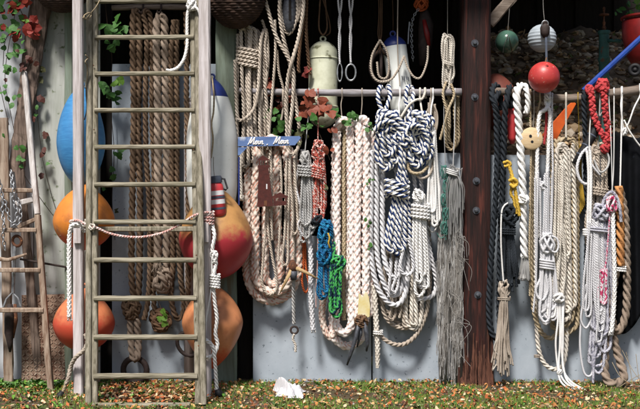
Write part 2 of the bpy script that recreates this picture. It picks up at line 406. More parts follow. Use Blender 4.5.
M['fender_blue'] = new_mat('fender_blue', (0.018, 0.035, 0.20), (0.012, 0.025, 0.13), 0.45, 14, bump=0.05, spec=0.5)
M['black_rubber'] = new_mat('black_rubber', (0.012, 0.012, 0.015), (0.006, 0.006, 0.008), 0.6, 20, bump=0.15)
M['tarp'] = new_mat('tarp', (0.0045, 0.005, 0.007), (0.0025, 0.003, 0.004), 0.85, 9, bump=0.3, spots=(0.02, 0.025, 0.035), spot_scale=14, spot_lo=0.7, spot_hi=0.82, spec=0.1)
M['red_plastic'] = new_mat('red_plastic', (0.60, 0.055, 0.065), (0.48, 0.04, 0.045), 0.4, 12, bump=0.06, spec=0.5)
M['red_dark'] = new_mat('red_dark', (0.22, 0.012, 0.012), (0.13, 0.010, 0.010), 0.45, 8, bump=0.1, spec=0.4)
M['red_ball'] = new_mat('red_ball', (0.50, 0.050, 0.045), (0.34, 0.030, 0.030), 0.42, 9, bump=0.15, spots=(0.55, 0.30, 0.25), spot_scale=52, spot_lo=0.66, spot_hi=0.72, spec=0.5)
M['slate_plastic'] = new_mat('slate_plastic', (0.075, 0.09, 0.125), (0.05, 0.06, 0.085), 0.5, 20, bump=0.1)
M['white_paint'] = new_mat('white_paint', (0.78, 0.78, 0.80), (0.62, 0.62, 0.64), 0.6, 14, bump=0.1)
M['blue_board'] = new_mat('blue_board', (0.13, 0.21, 0.42), (0.075, 0.13, 0.30), 0.7, 6, (0.8, 4, 3), 0.2, spots=(0.42, 0.46, 0.55), spot_scale=12, spot_lo=0.60, spot_hi=0.74)
M['blue_pole'] = new_mat('blue_pole', (0.012, 0.055, 0.30), (0.008, 0.035, 0.19), 0.5, 14, bump=0.1)
M['orange_board'] = new_mat('orange_board', (0.62, 0.115, 0.015), (0.46, 0.07, 0.012), 0.6, 9, bump=0.1)
M['teal_paint'] = new_mat('teal_paint', (0.045, 0.15, 0.14), (0.025, 0.07, 0.065), 0.7, 10, bump=0.3, spots=(0.10, 0.06, 0.045), spot_scale=18)
M['glass_float'] = new_mat('glass_float', (0.075, 0.16, 0.12), (0.045, 0.10, 0.075), 0.18, 7, bump=0.03, spec=0.6)
M['pale_blue'] = new_mat('pale_blue', (0.40, 0.45, 0.50), (0.28, 0.32, 0.36), 0.55, 12, bump=0.1)
M['brown_buoy'] = new_mat('brown_buoy', (0.22, 0.065, 0.045), (0.14, 0.04, 0.03), 0.55, 6, bump=0.1)
M['toggle_wood'] = new_mat('toggle_wood', (0.60, 0.46, 0.28), (0.46, 0.32, 0.18), 0.7, 6, (1, 8, 6), 0.2)
M['tine'] = new_mat('tine', (0.46, 0.33, 0.17), (0.28, 0.18, 0.09), 0.7, 14, (3, 3, 1), 0.3)
M['wicker'] = new_mat('wicker', (0.060, 0.034, 0.024), (0.022, 0.013, 0.010), 0.9, 14, bump=0.5)
M['yellow_tape'] = new_mat('yellow_tape', (0.66, 0.62, 0.44), (0.58, 0.47, 0.18), 0.8, 12, bump=0.15)
M['yellow'] = new_mat('yellow', (0.55, 0.36, 0.06), (0.38, 0.24, 0.04), 0.7, 12, bump=0.2)
M['soil'] = new_mat('soil', (0.085, 0.058, 0.036), (0.045, 0.040, 0.020), 0.95, 6, bump=0.8, spots=(0.06, 0.09, 0.02), spot_scale=3.5, spot_lo=0.5, spot_hi=0.6)
M['bank'] = new_mat('bank', (0.19, 0.135, 0.09), (0.08, 0.06, 0.04), 0.95, 7, bump=0.9)
M['paper'] = new_mat('paper', (0.62, 0.62, 0.65), (0.50, 0.50, 0.53), 0.8, 10, bump=0.15)
M['stem'] = new_mat('stem', (0.09, 0.055, 0.04), (0.04, 0.03, 0.02), 0.9, 20, bump=0.3)
def two_tone(name, top, bot, zc, width, rough=0.45, nz=5.0, dark=None):
    """faded plastic: the paint's own two tones meet raggedly at height zc"""
    m = new_mat(name, top, tuple(x*0.7 for x in top), rough, nz, bump=0.10, spec=0.4, spots=dark, spot_scale=9, spot_lo=0.54, spot_hi=0.74)
    n = m.node_tree.nodes; l = m.node_tree.links; b = n['Principled BSDF']
    src = b.inputs['Base Color'].links[0].from_socket
    tc = n.new('ShaderNodeTexCoord'); sp = n.new('ShaderNodeSeparateXYZ'); l.new(tc.outputs['Object'], sp.inputs[0])
    q = n.new('ShaderNodeTexNoise'); q.inputs['Scale'].default_value = 7; q.inputs['Detail'].default_value = 9; q.inputs['Roughness'].default_value = 0.7; l.new(tc.outputs['Object'], q.inputs['Vector'])
    ma = n.new('ShaderNodeMath'); ma.operation = 'MULTIPLY_ADD'; ma.inputs[1].default_value = width*3.6; l.new(q.outputs[0], ma.inputs[0]); l.new(sp.outputs[2], ma.inputs[2])
    mr = n.new('ShaderNodeMapRange'); mr.inputs[1].default_value = zc+width*1.8-width*0.45; mr.inputs[2].default_value = zc+width*1.8+width*0.45; l.new(ma.outputs[0], mr.inputs[0])
    mx = n.new('ShaderNodeMix'); mx.data_type = 'RGBA'; l.new(mr.outputs[0], mx.inputs[0]); mx.inputs[6].default_value = (*bot, 1); l.new(src, mx.inputs[7])
    l.new(mx.outputs[2], b.inputs['Base Color']); return m
# ropes
M['r_beige'] = rope_mat('rope_beige', (0.52, 0.455, 0.39), (0.22, 0.17, 0.13))
M['r_pink'] = rope_mat('rope_pinkfleck', (0.64, 0.55, 0.49), (0.36, 0.27, 0.21), fleck=(0.48, 0.24, 0.18), fleck_amt=0.55, cells=(8, 0.24), dirt_amt=(0.48, 0.85))
M['r_pinkwhite'] = rope_mat('rope_whitefleck', (0.80, 0.74, 0.71), (0.60, 0.50, 0.45), fleck=(0.66, 0.42, 0.37), fleck_amt=0.60, cells=(8, 0.22), dirt_amt=(0.5, 0.9))
M['r_hawser'] = rope_mat('rope_hawser', (0.13, 0.085, 0.055), (0.045, 0.028, 0.018))
M['r_hawser_pale'] = rope_mat('rope_hawser_pale', (0.28, 0.22, 0.175), (0.11, 0.08, 0.06))
M['r_brown'] = rope_mat('rope_brown', (0.17, 0.10, 0.06), (0.07, 0.04, 0.025))
M['r_tan'] = rope_mat('rope_tan', (0.44, 0.36, 0.245), (0.22, 0.16, 0.095))
M['r_orange'] = rope_mat('rope_orangebrown', (0.50, 0.24, 0.09), (0.25, 0.10, 0.04))
M['r_cream'] = rope_mat('rope_cream', (0.64, 0.60, 0.54), (0.36, 0.31, 0.26))
M['r_white'] = rope_mat('rope_white', (0.76, 0.755, 0.75), (0.48, 0.45, 0.42), dirt_amt=(0.46, 0.85))
M['r_grey'] = rope_mat('rope_grey', (0.42, 0.42, 0.42), (0.22, 0.21, 0.20))
M['r_palegrey'] = rope_mat('rope_palegrey', (0.58, 0.58, 0.61), (0.38, 0.37, 0.38), dirt_amt=(0.48, 0.85))
M['r_lilac'] = rope_mat('rope_lilac', (0.48, 0.48, 0.54), (0.27, 0.27, 0.32), fleck=(0.20, 0.20, 0.26), fleck_amt=0.8)
M['r_warmgrey'] = rope_mat('rope_warmgrey', (0.44, 0.38, 0.32), (0.24, 0.19, 0.15))
M['r_navy'] = rope_mat('rope_navywhite', (0.74, 0.73, 0.70), (0.52, 0.48, 0.42), tracer=(0.010, 0.028, 0.11), stripes=((0.0, 0.20), (0.5, 0.70)), dirt_amt=(0.5, 0.9))
M['r_black'] = rope_mat('rope_black', (0.020, 0.025, 0.032), (0.008, 0.010, 0.013))
M['r_yellow'] = rope_mat('rope_yellow', (0.58, 0.38, 0.06), (0.36, 0.22, 0.03))
M['r_red'] = rope_mat('rope_red', (0.46, 0.055, 0.06), (0.24, 0.025, 0.03))
M['r_redpink'] = rope_mat('rope_redpink', (0.46, 0.10, 0.075), (0.28, 0.045, 0.035), fleck=(0.62, 0.46, 0.42), fleck_amt=0.62, cells=(4, 0.5))
M['r_pinkline'] = rope_mat('rope_pinkline', (0.60, 0.34, 0.31), (0.42, 0.20, 0.18), fleck=(0.7, 0.6, 0.58), fleck_amt=0.6, cells=(4, 0.5))
M['r_magenta'] = rope_mat('rope_magenta', (0.66, 0.56, 0.60), (0.5, 0.4, 0.45), fleck=(0.45, 0.04, 0.12), fleck_amt=0.55, cells=(4, 0.5))
M['r_orangered'] = rope_mat('rope_orangered', (0.45, 0.10, 0.03), (0.24, 0.05, 0.02))
M['r_blue'] = rope_mat('rope_blue', (0.012, 0.11, 0.26), (0.006, 0.04, 0.11), fleck=(0.02, 0.20, 0.36), fleck_amt=0.75, cells=(4, 0.5))
M['r_green'] = rope_mat('rope_green', (0.07, 0.40, 0.10), (0.03, 0.20, 0.06), fleck=(0.008, 0.03, 0.05), fleck_amt=0.58, cells=(4, 0.5))
M['r_teal'] = rope_mat('rope_teal', (0.16, 0.42, 0.36), (0.09, 0.26, 0.22))
M['r_net'] = rope_mat('rope_net', (0.36, 0.345, 0.33), (0.15, 0.13, 0.11))
M['r_netwhite'] = rope_mat('rope_netwhite', (0.62, 0.62, 0.62), (0.40, 0.39, 0.38))
LEAF_COLS = {'green': ((0.06, 0.17, 0.03), (0.03, 0.095, 0.02)), 'bright': ((0.13, 0.26, 0.03), (0.07, 0.16, 0.02)), 'red': ((0.27, 0.024, 0.014), (0.10, 0.010, 0.008)),
             'coral': ((0.48, 0.085, 0.05), (0.27, 0.03, 0.02)), 'dry': ((0.085, 0.022, 0.015), (0.045, 0.014, 0.010)), 'rusty': ((0.24, 0.055, 0.025), (0.13, 0.03, 0.016)), 'olive': ((0.07, 0.075, 0.02), (0.035, 0.035, 0.012))}
for k, (a, b) in LEAF_COLS.items(): M['leaf_'+k] = new_mat('leaf_'+k, a, b, 0.55, 18, bump=0.3, spec=0.35)

# ------------------------------------------------------------------ ground
WALL = 0.15                                            # front face of the wall panels
def ground_h(x, y): return 0.0
g = MB(); g.add([(-150, -150, 0), (150, -150, 0), (150, 150, 0), (-150, 150, 0)], [(0, 1, 2, 3)])
go = g.build('ground', M['soil']); go['kind'] = 'structure'
# bank of stones and leaves rising behind the right bay
def bank_z(x, y):
    t = min(max((y-0.45)/2.9, 0), 1)
    n = 0.05*math.sin(x*5.1+y*3.3)+0.04*math.sin(x*9.7-y*6.1)+0.03*math.sin(x*17+y*13)
    return (1.30+2.15*t**0.68)*min(1, max((x-1.15)/0.25, 0))**0.5+n*0.8-0.25*max(0, 1.6-x)
bv, bf = [], []; nx, ny = 60, 40
for j in range(ny+1):
    for i in range(nx+1):
        x = 1.20+6.0*i/nx; y = 0.45+3.4*j/ny; z = bank_z(x, y)+rng.uniform(-.02, .02)
        bv.append((x, y, z if j > 0 else -0.05))
for j in range(ny):
    for i in range(nx):
        a = j*(nx+1)+i; bf.append((a, a+1, a+nx+2, a+nx+1))
bk = MB(); bk.add(bv, bf); bo = bk.build('bank', M['bank'], smooth=True); bo['kind'] = 'structure'
# loose stones and fallen leaves on the bank
stone_m = island_mat('bank_stone', [(0.38, 0.31, 0.22), (0.24, 0.18, 0.125), (0.46, 0.39, 0.31), (0.15, 0.11, 0.075), (0.32, 0.21, 0.125), (0.42, 0.30, 0.18)], 0.9)
ico = bmesh.new(); bmesh.ops.create_icosphere(ico, subdivisions=1, radius=1.0)
ICO_V = [v.co.copy() for v in ico.verts]; ICO_F = [tuple(v.index for v in f.verts) for f in ico.faces]; ico.free()
st = MB()
for k in range(2600):
    x = rng.uniform(1.25, 5.2); y = rng.uniform(0.5, 3.3); z = bank_z(x, y)
    r = rng.uniform(0.018, 0.06)*(1 if rng.random() > 0.06 else 1.2)
    sc = Vector((rng.uniform(.7, 1.3), rng.uniform(.7, 1.3), rng.uniform(.35, .8)))
    rot = Matrix.Rotation(rng.uniform(0, 6.28), 3, 'Z') @ Matrix.Rotation(rng.uniform(-.6, .6), 3, 'X')
    st.add([Vector((x, y, z+r*.25))+rot @ Vector((v.x*sc.x, v.y*sc.y, v.z*sc.z))*r*rng.uniform(.8, 1.15) for v in ICO_V], ICO_F)
so = st.build('bank_stones', stone_m); tag(so, 'brown stones scattered over the bank behind the shed', 'stones', kind='stuff')
def litter(mb, n, xr, yr, zf, s0, s1, flat=0.35):
    for k in range(n):
        x = rng.uniform(*xr); y = rng.uniform(*yr); z = zf(x, y); a = rng.uniform(s0, s1); b = a*rng.uniform(.4, .75)
        R = Matrix.Rotation(rng.uniform(0, 6.28), 3, 'Z') @ Matrix.Rotation(rng.gauss(0, flat), 3, 'X') @ Matrix.Rotation(rng.gauss(0, flat), 3, 'Y')
        cu = rng.uniform(-.25, .35)*a
        P = [(-a, 0, 0), (-a*.35, -b*.8, cu*.6), (a*.4, -b*.7, cu*.6), (a, 0, cu*.2), (a*.4, b*.7, cu*.8), (-a*.35, b*.8, cu*.6), (0, 0, -cu*.1)]
        mb.add([Vector((x, y, z+a*.25+rng.uniform(0, .012)))+R @ Vector(p) for p in P], [(0, 1, 6), (1, 2, 6), (2, 3, 6), (3, 4, 6), (4, 5, 6), (5, 0, 6)])
leaf_m = island_mat('fallen_leaf', [(0.42, 0.17, 0.055), (0.26, 0.095, 0.035), (0.52, 0.31, 0.13), (0.16, 0.06, 0.03), (0.60, 0.47, 0.30), (0.44, 0.12, 0.04), (0.30, 0.21, 0.11), (0.11, 0.05, 0.03)], 0.75)
lb = MB(); litter(lb, 1800, (1.25, 5.2), (0.5, 3.3), lambda x, y: bank_z(x, y)+.02, .02, .05, .5)
lo = lb.build('bank_leaves', island_mat('bank_leaf', [(0.30, 0.18, 0.08), (0.20, 0.11, 0.055), (0.40, 0.28, 0.16), (0.12, 0.07, 0.04), (0.11, 0.15, 0.04)], 0.8)); tag(lo, 'dry leaves lying on the stony bank', 'leaves', kind='stuff')

# ------------------------------------------------------------------ shed: roof, back, posts, panels
rf = thing('shade_roof', 'unseen board roof shaped to shade the rope store', 'roof', (0, 1.5, 3.6))  # out of view; eaves and length shaped for the shade below
solid('roof_deck', M['roof'], rf, lambda m: m.box((-4.2, -0.44, 3.70), (1.36, 3.5, 3.75)))
solid('roof_deck', M['roof'], rf, lambda m: m.box((1.20, -0.06, 4.20), (3.5, 3.75, 4.25)))  # right deck raised and cut back to let light onto the bank
for k in range(5):
    x = -3.9+k*1.80
    solid('rafter', M['dark_board'], rf, lambda m: m.beam((x, -0.30 if x < 1.3 else -0.03, 3.63 if x < 1.3 else 4.12), (x, 3.4, 3.63 if x < 1.3 else 4.12), 0.09, 0.13, up=(0, 0, 1), seg=1))
bw = thing('shed_dark_backing', 'near black boards put in to darken the back of the shed', 'wall', (-1.2, 1.7, 0))  # near black enclosure added so the middle bay reads dark
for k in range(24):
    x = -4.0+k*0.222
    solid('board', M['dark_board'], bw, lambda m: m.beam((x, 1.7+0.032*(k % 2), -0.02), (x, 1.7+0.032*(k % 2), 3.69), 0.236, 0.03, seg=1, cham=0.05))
bw2 = thing('shed_light_screen', 'near black boards added beside the stony bank to keep the shed dark', 'wall', (1.3, 1.0, 0))  # added partition, keeps light out of the dark bay
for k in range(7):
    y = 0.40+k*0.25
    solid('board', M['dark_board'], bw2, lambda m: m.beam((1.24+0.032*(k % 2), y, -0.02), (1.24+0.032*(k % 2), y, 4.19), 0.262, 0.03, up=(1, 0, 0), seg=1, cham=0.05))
bw3 = thing('dark_backdrop', 'black board fence put in for the darkness above the stony bank', 'backdrop', (2.8, 3.5, 3.0))  # black boards stand in for the darkness behind the bank
for k in range(20):
    x = 1.3+k*0.222
    solid('board', M['dark_board'], bw3, lambda m: m.beam((x, 3.52+0.032*(k % 2), 2.2), (x, 3.52+0.032*(k % 2), 4.9), 0.236, 0.03, seg=1, cham=0.05))

def panel(x0, x1, ytop, mat, label, Y=WALL, name='wall_panel', ybot=None):
    a = W(x0, ytop, Y); b = W(x1, ytop, Y)
    o = solid(name, mat, None, lambda m: m.box((a.x, Y, -0.03), (b.x, Y+0.03, a.z)), bevel=0.003)
    return tag(o, label, 'panel', 'grey wall panels')
panel(-160, 33, -30, M['panel_pale'], 'pale grey wall panel behind the red leaved creeper')
panel(34, 100, -30, M['panel_moss'], 'stained grey green wall panel behind the blue fender', Y=WALL+0.004)
panel(112, 217, 64, M['panel'], 'grey wall panel behind the brown hawsers and tall ladder')
panel(253, 371.3, 236, M['panel'], 'grey wall panel below the pink flecked rope coils')
panel(372.7, 462, 153, M['panel'], 'grey wall panel below the navy and white rope')
panel(488, 690, 155, M['panel'], 'grey wall panel right of the red brown post')
# near black boards filling the gaps between panels
ds = tag(solid('gap_board', M['dark_board'], None, lambda m: m.beam(W(245, 386, 0.3), W(245, -20, 0.3), S(14), 0.03, seg=12, jit=0.006)), 'dark board in the gap beside the green post', 'board')
ds2 = tag(solid('gap_board', M['dark_board'], None, lambda m: m.beam(W(106, 386, 0.3), W(106, -20, 0.3), S(14), 0.03, seg=12, jit=0.006)), 'dark board in the gap behind the tall ladder', 'board')
for (cx, w, lab, Y) in ((70, 9, 'narrow green weathered post behind the stacked orange buoys', 0.08), (226.5, 21, 'wide green weathered post behind the white fender', 0.10)):
    p = W(cx, 0, Y)
    tag(solid('green_post', M['green_post'], None, lambda m: m.beam((p.x, Y, -0.05), (p.x, Y, 3.60), S(w), 0.10, seg=16, jit=0.003)), lab, 'post')

# big red brown post with bolts, rotten at the foot
rp = thing('timber_post', 'red brown timber post with bolts and a rotten foot', 'post', W(475, 386, 0.08))
R_ = []
for i in range(60):
    k = i/59; z = -0.04+k*4.22; cx = W(475.5, 0, 0.09).x; w = S(14.6)*(1+0.16*max(0, 1-z/0.5)**1.5)
    ring = []
    for j in range(24):
        a = 2*PI*j/24; c, s_ = math.cos(a), math.sin(a); e = (abs(c)**5+abs(s_)**5)**(-1/5)
        q = 1+0.018*math.sin(j*2.7+z*1.3)+0.02*math.sin(j*5.1+z*4)+rng.uniform(-.008, .008)+(0.10*math.sin(j*3.9)+rng.uniform(-.06, .06))*max(0, 1-z/0.6)
        ring.append((cx+c*e*w*q, 0.09+s_*e*0.105*q, z))
    R_.append(ring)
pb = MB(); pb.rings(R_); pb.build('shaft', M['red_post'], rp, smooth=True, auto=50)
sl = MB()
for k in range(22):
    x = 460+k*1.5+rng.uniform(-1.5, 1.5); h = rng.choice((14, 22, 30, 46, 62))*rng.uniform(.7, 1.2)
    sl.beam(W(x, 387, -0.04+rng.uniform(-.03, .01)), W(x+rng.uniform(-1.5, 1.5), 386-h, -0.022), S(rng.uniform(1.5, 4.5)), 0.018, seg=6, jit=0.005, w1=S(0.8), d1=0.006)
o = sl.build('rotten_splinters', M['rot_wood'], rp); o['label'] = 'rotten splintered foot of the post'; o['kind'] = 'stuff'
for (bx, by) in ((475, 43), (475, 97), (476.5, 181), (476.5, 210.5), (478, 295)):
    c = W(bx, by, -0.025)
    bo_ = solid('washer', M['bolt'], rp, lambda m: m.lathe((c.x, -0.012, c.z), [(0.0, 0.0), (S(3.7), 0.0), (S(3.7), 0.006), (0.0, 0.007)], 18, axis=(0, -1, 0)))
    solid('bolt', M['bolt'], bo_, lambda m: m.lathe((c.x, -0.019, c.z), [(0, 0), (S(2.1), 0), (S(2.1), .014), (S(1.4), .019), (0, .02)], 6, axis=(0, -1, 0)))
br = tag(solid('brace', M['pole_brown'], None, lambda m: m.beam(W(489, 24, 0.12), W(522, -14, 0.12), S(11), 0.06, seg=6, jit=0.004)), 'brown diagonal roof brace on the timber post', 'brace')

# hanging poles
def pole(pts, r, mat, label, Y):
    C, s = catmull([W(p[0], p[1], Y) for p in pts], 0.06)
    n = len(C); m = MB(); m.tube(C, [S(r[0]+(r[1]-r[0])*i/(n-1))*(1+.05*math.sin(i*.9)+rng.uniform(-.02, .02)) for i in range(n)], 12)
    return tag(m.build('hanging_pole', mat, None, smooth=True), label, 'pole')
pole([(236, 91), (300, 92.5), (380, 93), (461.5, 92)], (3.4, 3.6), M['pole'], 'grey weathered rail carrying the pink and navy rope hanks', 0.03)
pole([(489.5, 91), (520, 93), (552, 98.5), (585, 97.5), (615, 93.5), (680, 84)], (3.6, 5.6), M['pole_brown'], 'bent brown driftwood rail carrying the white and red ropes', 0.03)
pole([(112, 8), (150, 7), (214, 8)], (2.8, 2.8), M['pole_brown'], 'dark rail carrying the brown hawsers behind the ladder', 0.03)

# ------------------------------------------------------------------ leaning ladder and grey uprights
def LY(z): return -0.93+0.70*z/3.3                    # the ladder's lean
def on_lad(px, py):
    Y = -0.6
    for _ in range(12): Y = LY(W(px, py, Y).z)
    return W(px, py, Y)
tl = thing('wooden_ladder', 'tall weathered wooden ladder tied in front of the brown hawsers', 'ladder', on_lad(144, 404))
def half_rail(x_bot, x_top, wpx, sgn):
    p0 = on_lad(x_bot, 404.5); p1 = on_lad(x_top, -6)
    solid('rail', M['ladder_wood'], tl, lambda m: (m.beam(p0-Vector((sgn*S(2.5), 0, 0)), p1-Vector((sgn*S(2.3), 0, 0)), S(5.2), 0.075, up=(0, 1, 0.2), seg=26, jit=0.0015, cham=0.22)), )
    solid('rail_strip', M['ladder_wood'], tl, lambda m: m.beam(p0+Vector((sgn*S(2.9), 0.012, 0)), p1+Vector((sgn*S(2.5), 0.012, 0)), S(4.8), 0.06, up=(0, 1, 0.2), seg=26, jit=0.0015, cham=0.22))
half_rail(91.5, 92.5, 9, 1); half_rail(201, 194.8, 9, -1)
for y in (1.5, 37.8, 74.2, 110.5, 147.3, 184.7, 222, 260, 298.3, 337, 376):
    f = (y-1.5)/375; a = on_lad(97.2-1.2*f, y); b = on_lad(192.3+4*f, y+rng.uniform(-.5, .5))
    solid('rung', M['rung_wood'], tl, lambda m: m.beam(a+Vector((-.012, -.012, 0)), b+Vector((.012, -.012, 0)), S(4.3), 0.055, up=(0, 1, 0.1), seg=14, jit=0.0018, cham=0.3))
for (x, y) in ((94.5, 66), (95, 130), (194, 150), (197, 255), (199, 345)):
    c = on_lad(x, y); solid('nail', M['rust'], tl, lambda m: m.lathe((c.x, c.y-0.038, c.z), [(0, 0), (.006, 0), (.004, .005), (0, .006)], 8, axis=(0, -1, 0)))

PY = -0.52
def upright(cx, wpx, label, peg):
    t = thing('upright_pole', label, 'post', W(cx, 398, PY)); x = W(cx, 0, PY).x
    solid('shaft', M['grey_wood'], t, lambda m: m.beam((x, PY, -0.03), (x+S(-1.0), PY, 3.58), S(wpx, PY), 0.085, seg=30, jit=0.002, cham=0.16))
    a = W(peg[0], peg[1], PY-0.06); b = W(peg[0], peg[2], PY-0.06)
    solid('cleat_block', M['grey_wood'], t, lambda m: m.beam(b, a, S(7.6, PY), 0.035, seg=4, jit=0.001, cham=0.15))
    solid('spike', M['rust'], t, lambda m: m.lathe((W(peg[0], (peg[1]+peg[2])/2, 0).x, PY-0.077, W(0, (peg[1]+peg[2])/2, PY).z), [(0, 0), (.008, 0), (.005, .006), (0, .008)], 8, axis=(0, -1, 0)))
    return t
upright(79, 9.6, 'grey weathered upright in front of the stacked orange buoys', (77.5, 228, 243))
upright(205.5, 11.5, 'grey weathered upright beside the small red canister', (205, 223, 242))
tag(solid('cross_bar', M['ladder_wood'], None, lambda m: m.beam(W(82, 229, PY+0.075), W(203, 229, PY+0.075), S(5, PY), 0.05, seg=10, jit=.002)), 'weathered cross bar between the two grey uprights', 'bar')

# small ladder at the far left
sll = thing('wooden_ladder', 'short grey and brown ladder with chain hung on its rungs', 'ladder', W(20, 392, -0.35))
def SLY(py): return -0.33+0.36*(392-py)/320
a, m_, b = (51, 392), (43, 250), (24.5, 72)
solid('rail', M['old_rail'], sll, lambda m: m.beam(W(51, 393, SLY(393)), W(37.5, 215, SLY(215)), S(5.4), 0.06, seg=12, jit=.0025))
solid('rail_upper', M['white_rail'], sll, lambda m: m.beam(W(37.4, 214, SLY(214)), W(24.5, 72, SLY(72)), S(5.2), 0.06, seg=10, jit=.002))['label'] = 'paler upper half of the rail'
solid('rail', M['old_rail'], sll, lambda m: m.beam(W(-36, 393, SLY(393)), W(-30, 72, SLY(72)), S(5.4), 0.06, seg=12, jit=.0025))
for y, xr in ((190.5, 33), (230, 37), (270, 41), (310, 44)):
    solid('rung', M['old_rail'], sll, lambda m: m.beam(W(-33, y, SLY(y)-.01), W(xr, y, SLY(y)-.01), S(4.2), 0.07, up=(0, 1, 0), seg=8, jit=.002))
solid('bracket', M['white_rail'], sll, lambda m: m.beam(W(16.5, 204, SLY(204)+.02), W(33, 199.5, SLY(200)+.02), S(6), 0.05, seg=3, jit=.001))
solid('bracket', M['old_rail'], sll, lambda m: m.beam(W(18, 227, SLY(227)+.045), W(36, 219, SLY(220)+.045), S(4), 0.03, seg=3, jit=.001))

# driftwood planks
tag(solid('driftwood_plank', M['drift'], None, lambda m: m.beam(W(43, -12, 0.075), W(16, 172, 0.075), S(21), 0.07, seg=24, jit=.008, w1=S(15))), 'dark rough driftwood plank leaning under the red leaves', 'plank')
tag(solid('driftwood_plank', M['old_rail'], None, lambda m: m.beam(W(3, 118, 0.01), W(9, 386, -0.02), S(10), 0.04, seg=24, jit=.004, w1=S(9))), 'pale brown plank standing behind the short ladder rungs', 'plank')
tag(solid('driftwood_plank', M['drift'], None, lambda m: m.beam(W(19, 165, 0.055), W(40, 386, 0.05), S(9), 0.04, seg=24, jit=.004, w1=S(8))), 'narrow dark plank leaning behind the rusty tread plate', 'plank')

# galvanised chain
def link_mesh_data(name, R, r, mat, length=1.7):
    m = MB(); m.torus((0, 0, 0), R, r, (0, 1, 0), 14, 6, sx=0.62, sz=length*0.62, e1=(1, 0, 0))
    me = bpy.data.meshes.new(name); me.from_pydata(m.v, [], m.f); me.materials.append(mat); me.shade_smooth(); return me
def chain(parent, pts, me, step, Y=0.0, twist0=0.0):
    C, s = catmull([W(p[0], p[1], p[2] if len(p) > 2 else Y) for p in pts], step); T, N, B = frames(C)
    for i in range(len(C)):
        t = Vector(T[i]); nn = Vector(N[i]); a = twist0+(PI/2 if i % 2 else 0.0)
        x = (nn*math.cos(a)+Vector(B[i])*math.sin(a)); y = t.cross(x)
        mat = Matrix((x, y, t)).transposed().to_4x4(); mat.translation = Vector(C[i])
        o = bpy.data.objects.new('link', me); col.objects.link(o); o.parent = parent
        o.matrix_parent_inverse = Matrix.Translation(-parent.location); o.matrix_basis = mat
ch = thing('galvanised_chain', 'galvanised chain draped over the rungs of the short ladder', 'chain', W(10, 230, -0.12))
lk = link_mesh_data('chain_link', S(2.5), S(0.62), M['steel'])
chain(ch, [(11, 172, -.16), (12.5, 184, -.21), (14, 191, -.215), (13, 200, -.2), (17, 212, -.2), (14, 224, -.2), (9, 217, -.2), (6, 205, -.2), (2, 196, -.2), (0, 182, -.2)], lk, S(4.1), twist0=0.5)
chain(ch, [(3, 196, -.19), (2.5, 212, -.19), (4, 224, -.215), (3, 236, -.19), (5, 248, -.17)], lk, S(4.1), twist0=0.7)
chain(ch, [(18, 200, -.17), (20.5, 210, -.18), (20, 221, -.19), (14, 226, -.2)], lk, S(4.1), twist0=0.2)
# rusty shackle, stick and hook hung below the chain
hk = thing('rusty_lifting_hook', 'rusty forked hook hanging below the short ladder rung', 'hook', W(12, 350, -0.12))
solid('shackle', M['rust'], hk, lambda m: m.torus(W(17, 241, -.14), S(5), S(1.5), (0.3, 1, 0.1), 18, 8))
solid('rod', M['steel'], hk, lambda m: m.tube([W(15, 246, -.13), W(14, 270, -.13), W(13, 293, -.13)], S(1.6), 10))
solid('fork', M['steel'], hk, lambda m: m.tube([W(3.5, 307, -.13), W(6.5, 299, -.13), W(12.5, 292.5, -.13), W(18, 298, -.13), (W(20.5, 306, -.13))], S(1.1), 8))
solid('hook_body', M['dark_iron'], hk, lambda m: m.tube([W(10, 304, -.13), W(9.5, 315, -.13), W(9, 333, -.13), W(10, 343, -.13), W(10, 352, -.13)], [S(2.5), S(5), S(4.4), S(3), S(1)], 12), smooth=True)
solid('guard', M['rust'], hk, lambda m: m.tube([W(15, 304, -.12), W(15.5, 320, -.12), W(13, 338, -.12)], [S(1.6), S(2.4), S(1.2)], 10), smooth=True)
tag(solid('forked_stick', M['old_rail'], None, lambda m: (m.tube([W(-8, 258, -.15), W(8, 260, -.17), W(27, 254, -.15)], [S(2.4), S(2), S(1.2)], 10))), 'short brown stick pushed through the chain', 'stick')
tag(solid('thin_rod', M['dark_iron'], None, lambda m: m.tube([W(20, 259, -.06), W(40, 262.5, -.05), W(66, 267, .02)], S(1.1), 8)), 'thin dark rod resting behind the short ladder', 'rod')

# rusty tread plate
tp = thing('tread_plate', 'rusty steel tread plate leaning on the wall', 'plate', W(43, 388, 0.02))
pY = lambda py: 0.02+0.07*(388-py)/94
solid('sheet', M['rust_plate'], tp, lambda m: m.beam(W(43.5, 389, pY(389)), W(43.5, 294.5, pY(294.5)), S(44), 0.008, seg=2, cham=0.2))
tr = MB()
for r_ in range(24):
    for c_ in range(11):
        x = 23.5+c_*4.0; y = 297+r_*3.85; aa = 0.8 if (r_+c_) % 2 else -0.8; d = Vector((math.cos(aa), 0, math.sin(aa)))
        p = W(x, y, pY(y)-.006); tr.beam(p-d*S(1.5), p+d*S(1.5), S(1.3), 0.007, seg=2, cham=0.3)
o = tr.build('treads', M['rust_plate_worn'], tp); o['kind'] = 'stuff'; o['label'] = 'raised worn lozenges of the tread plate'

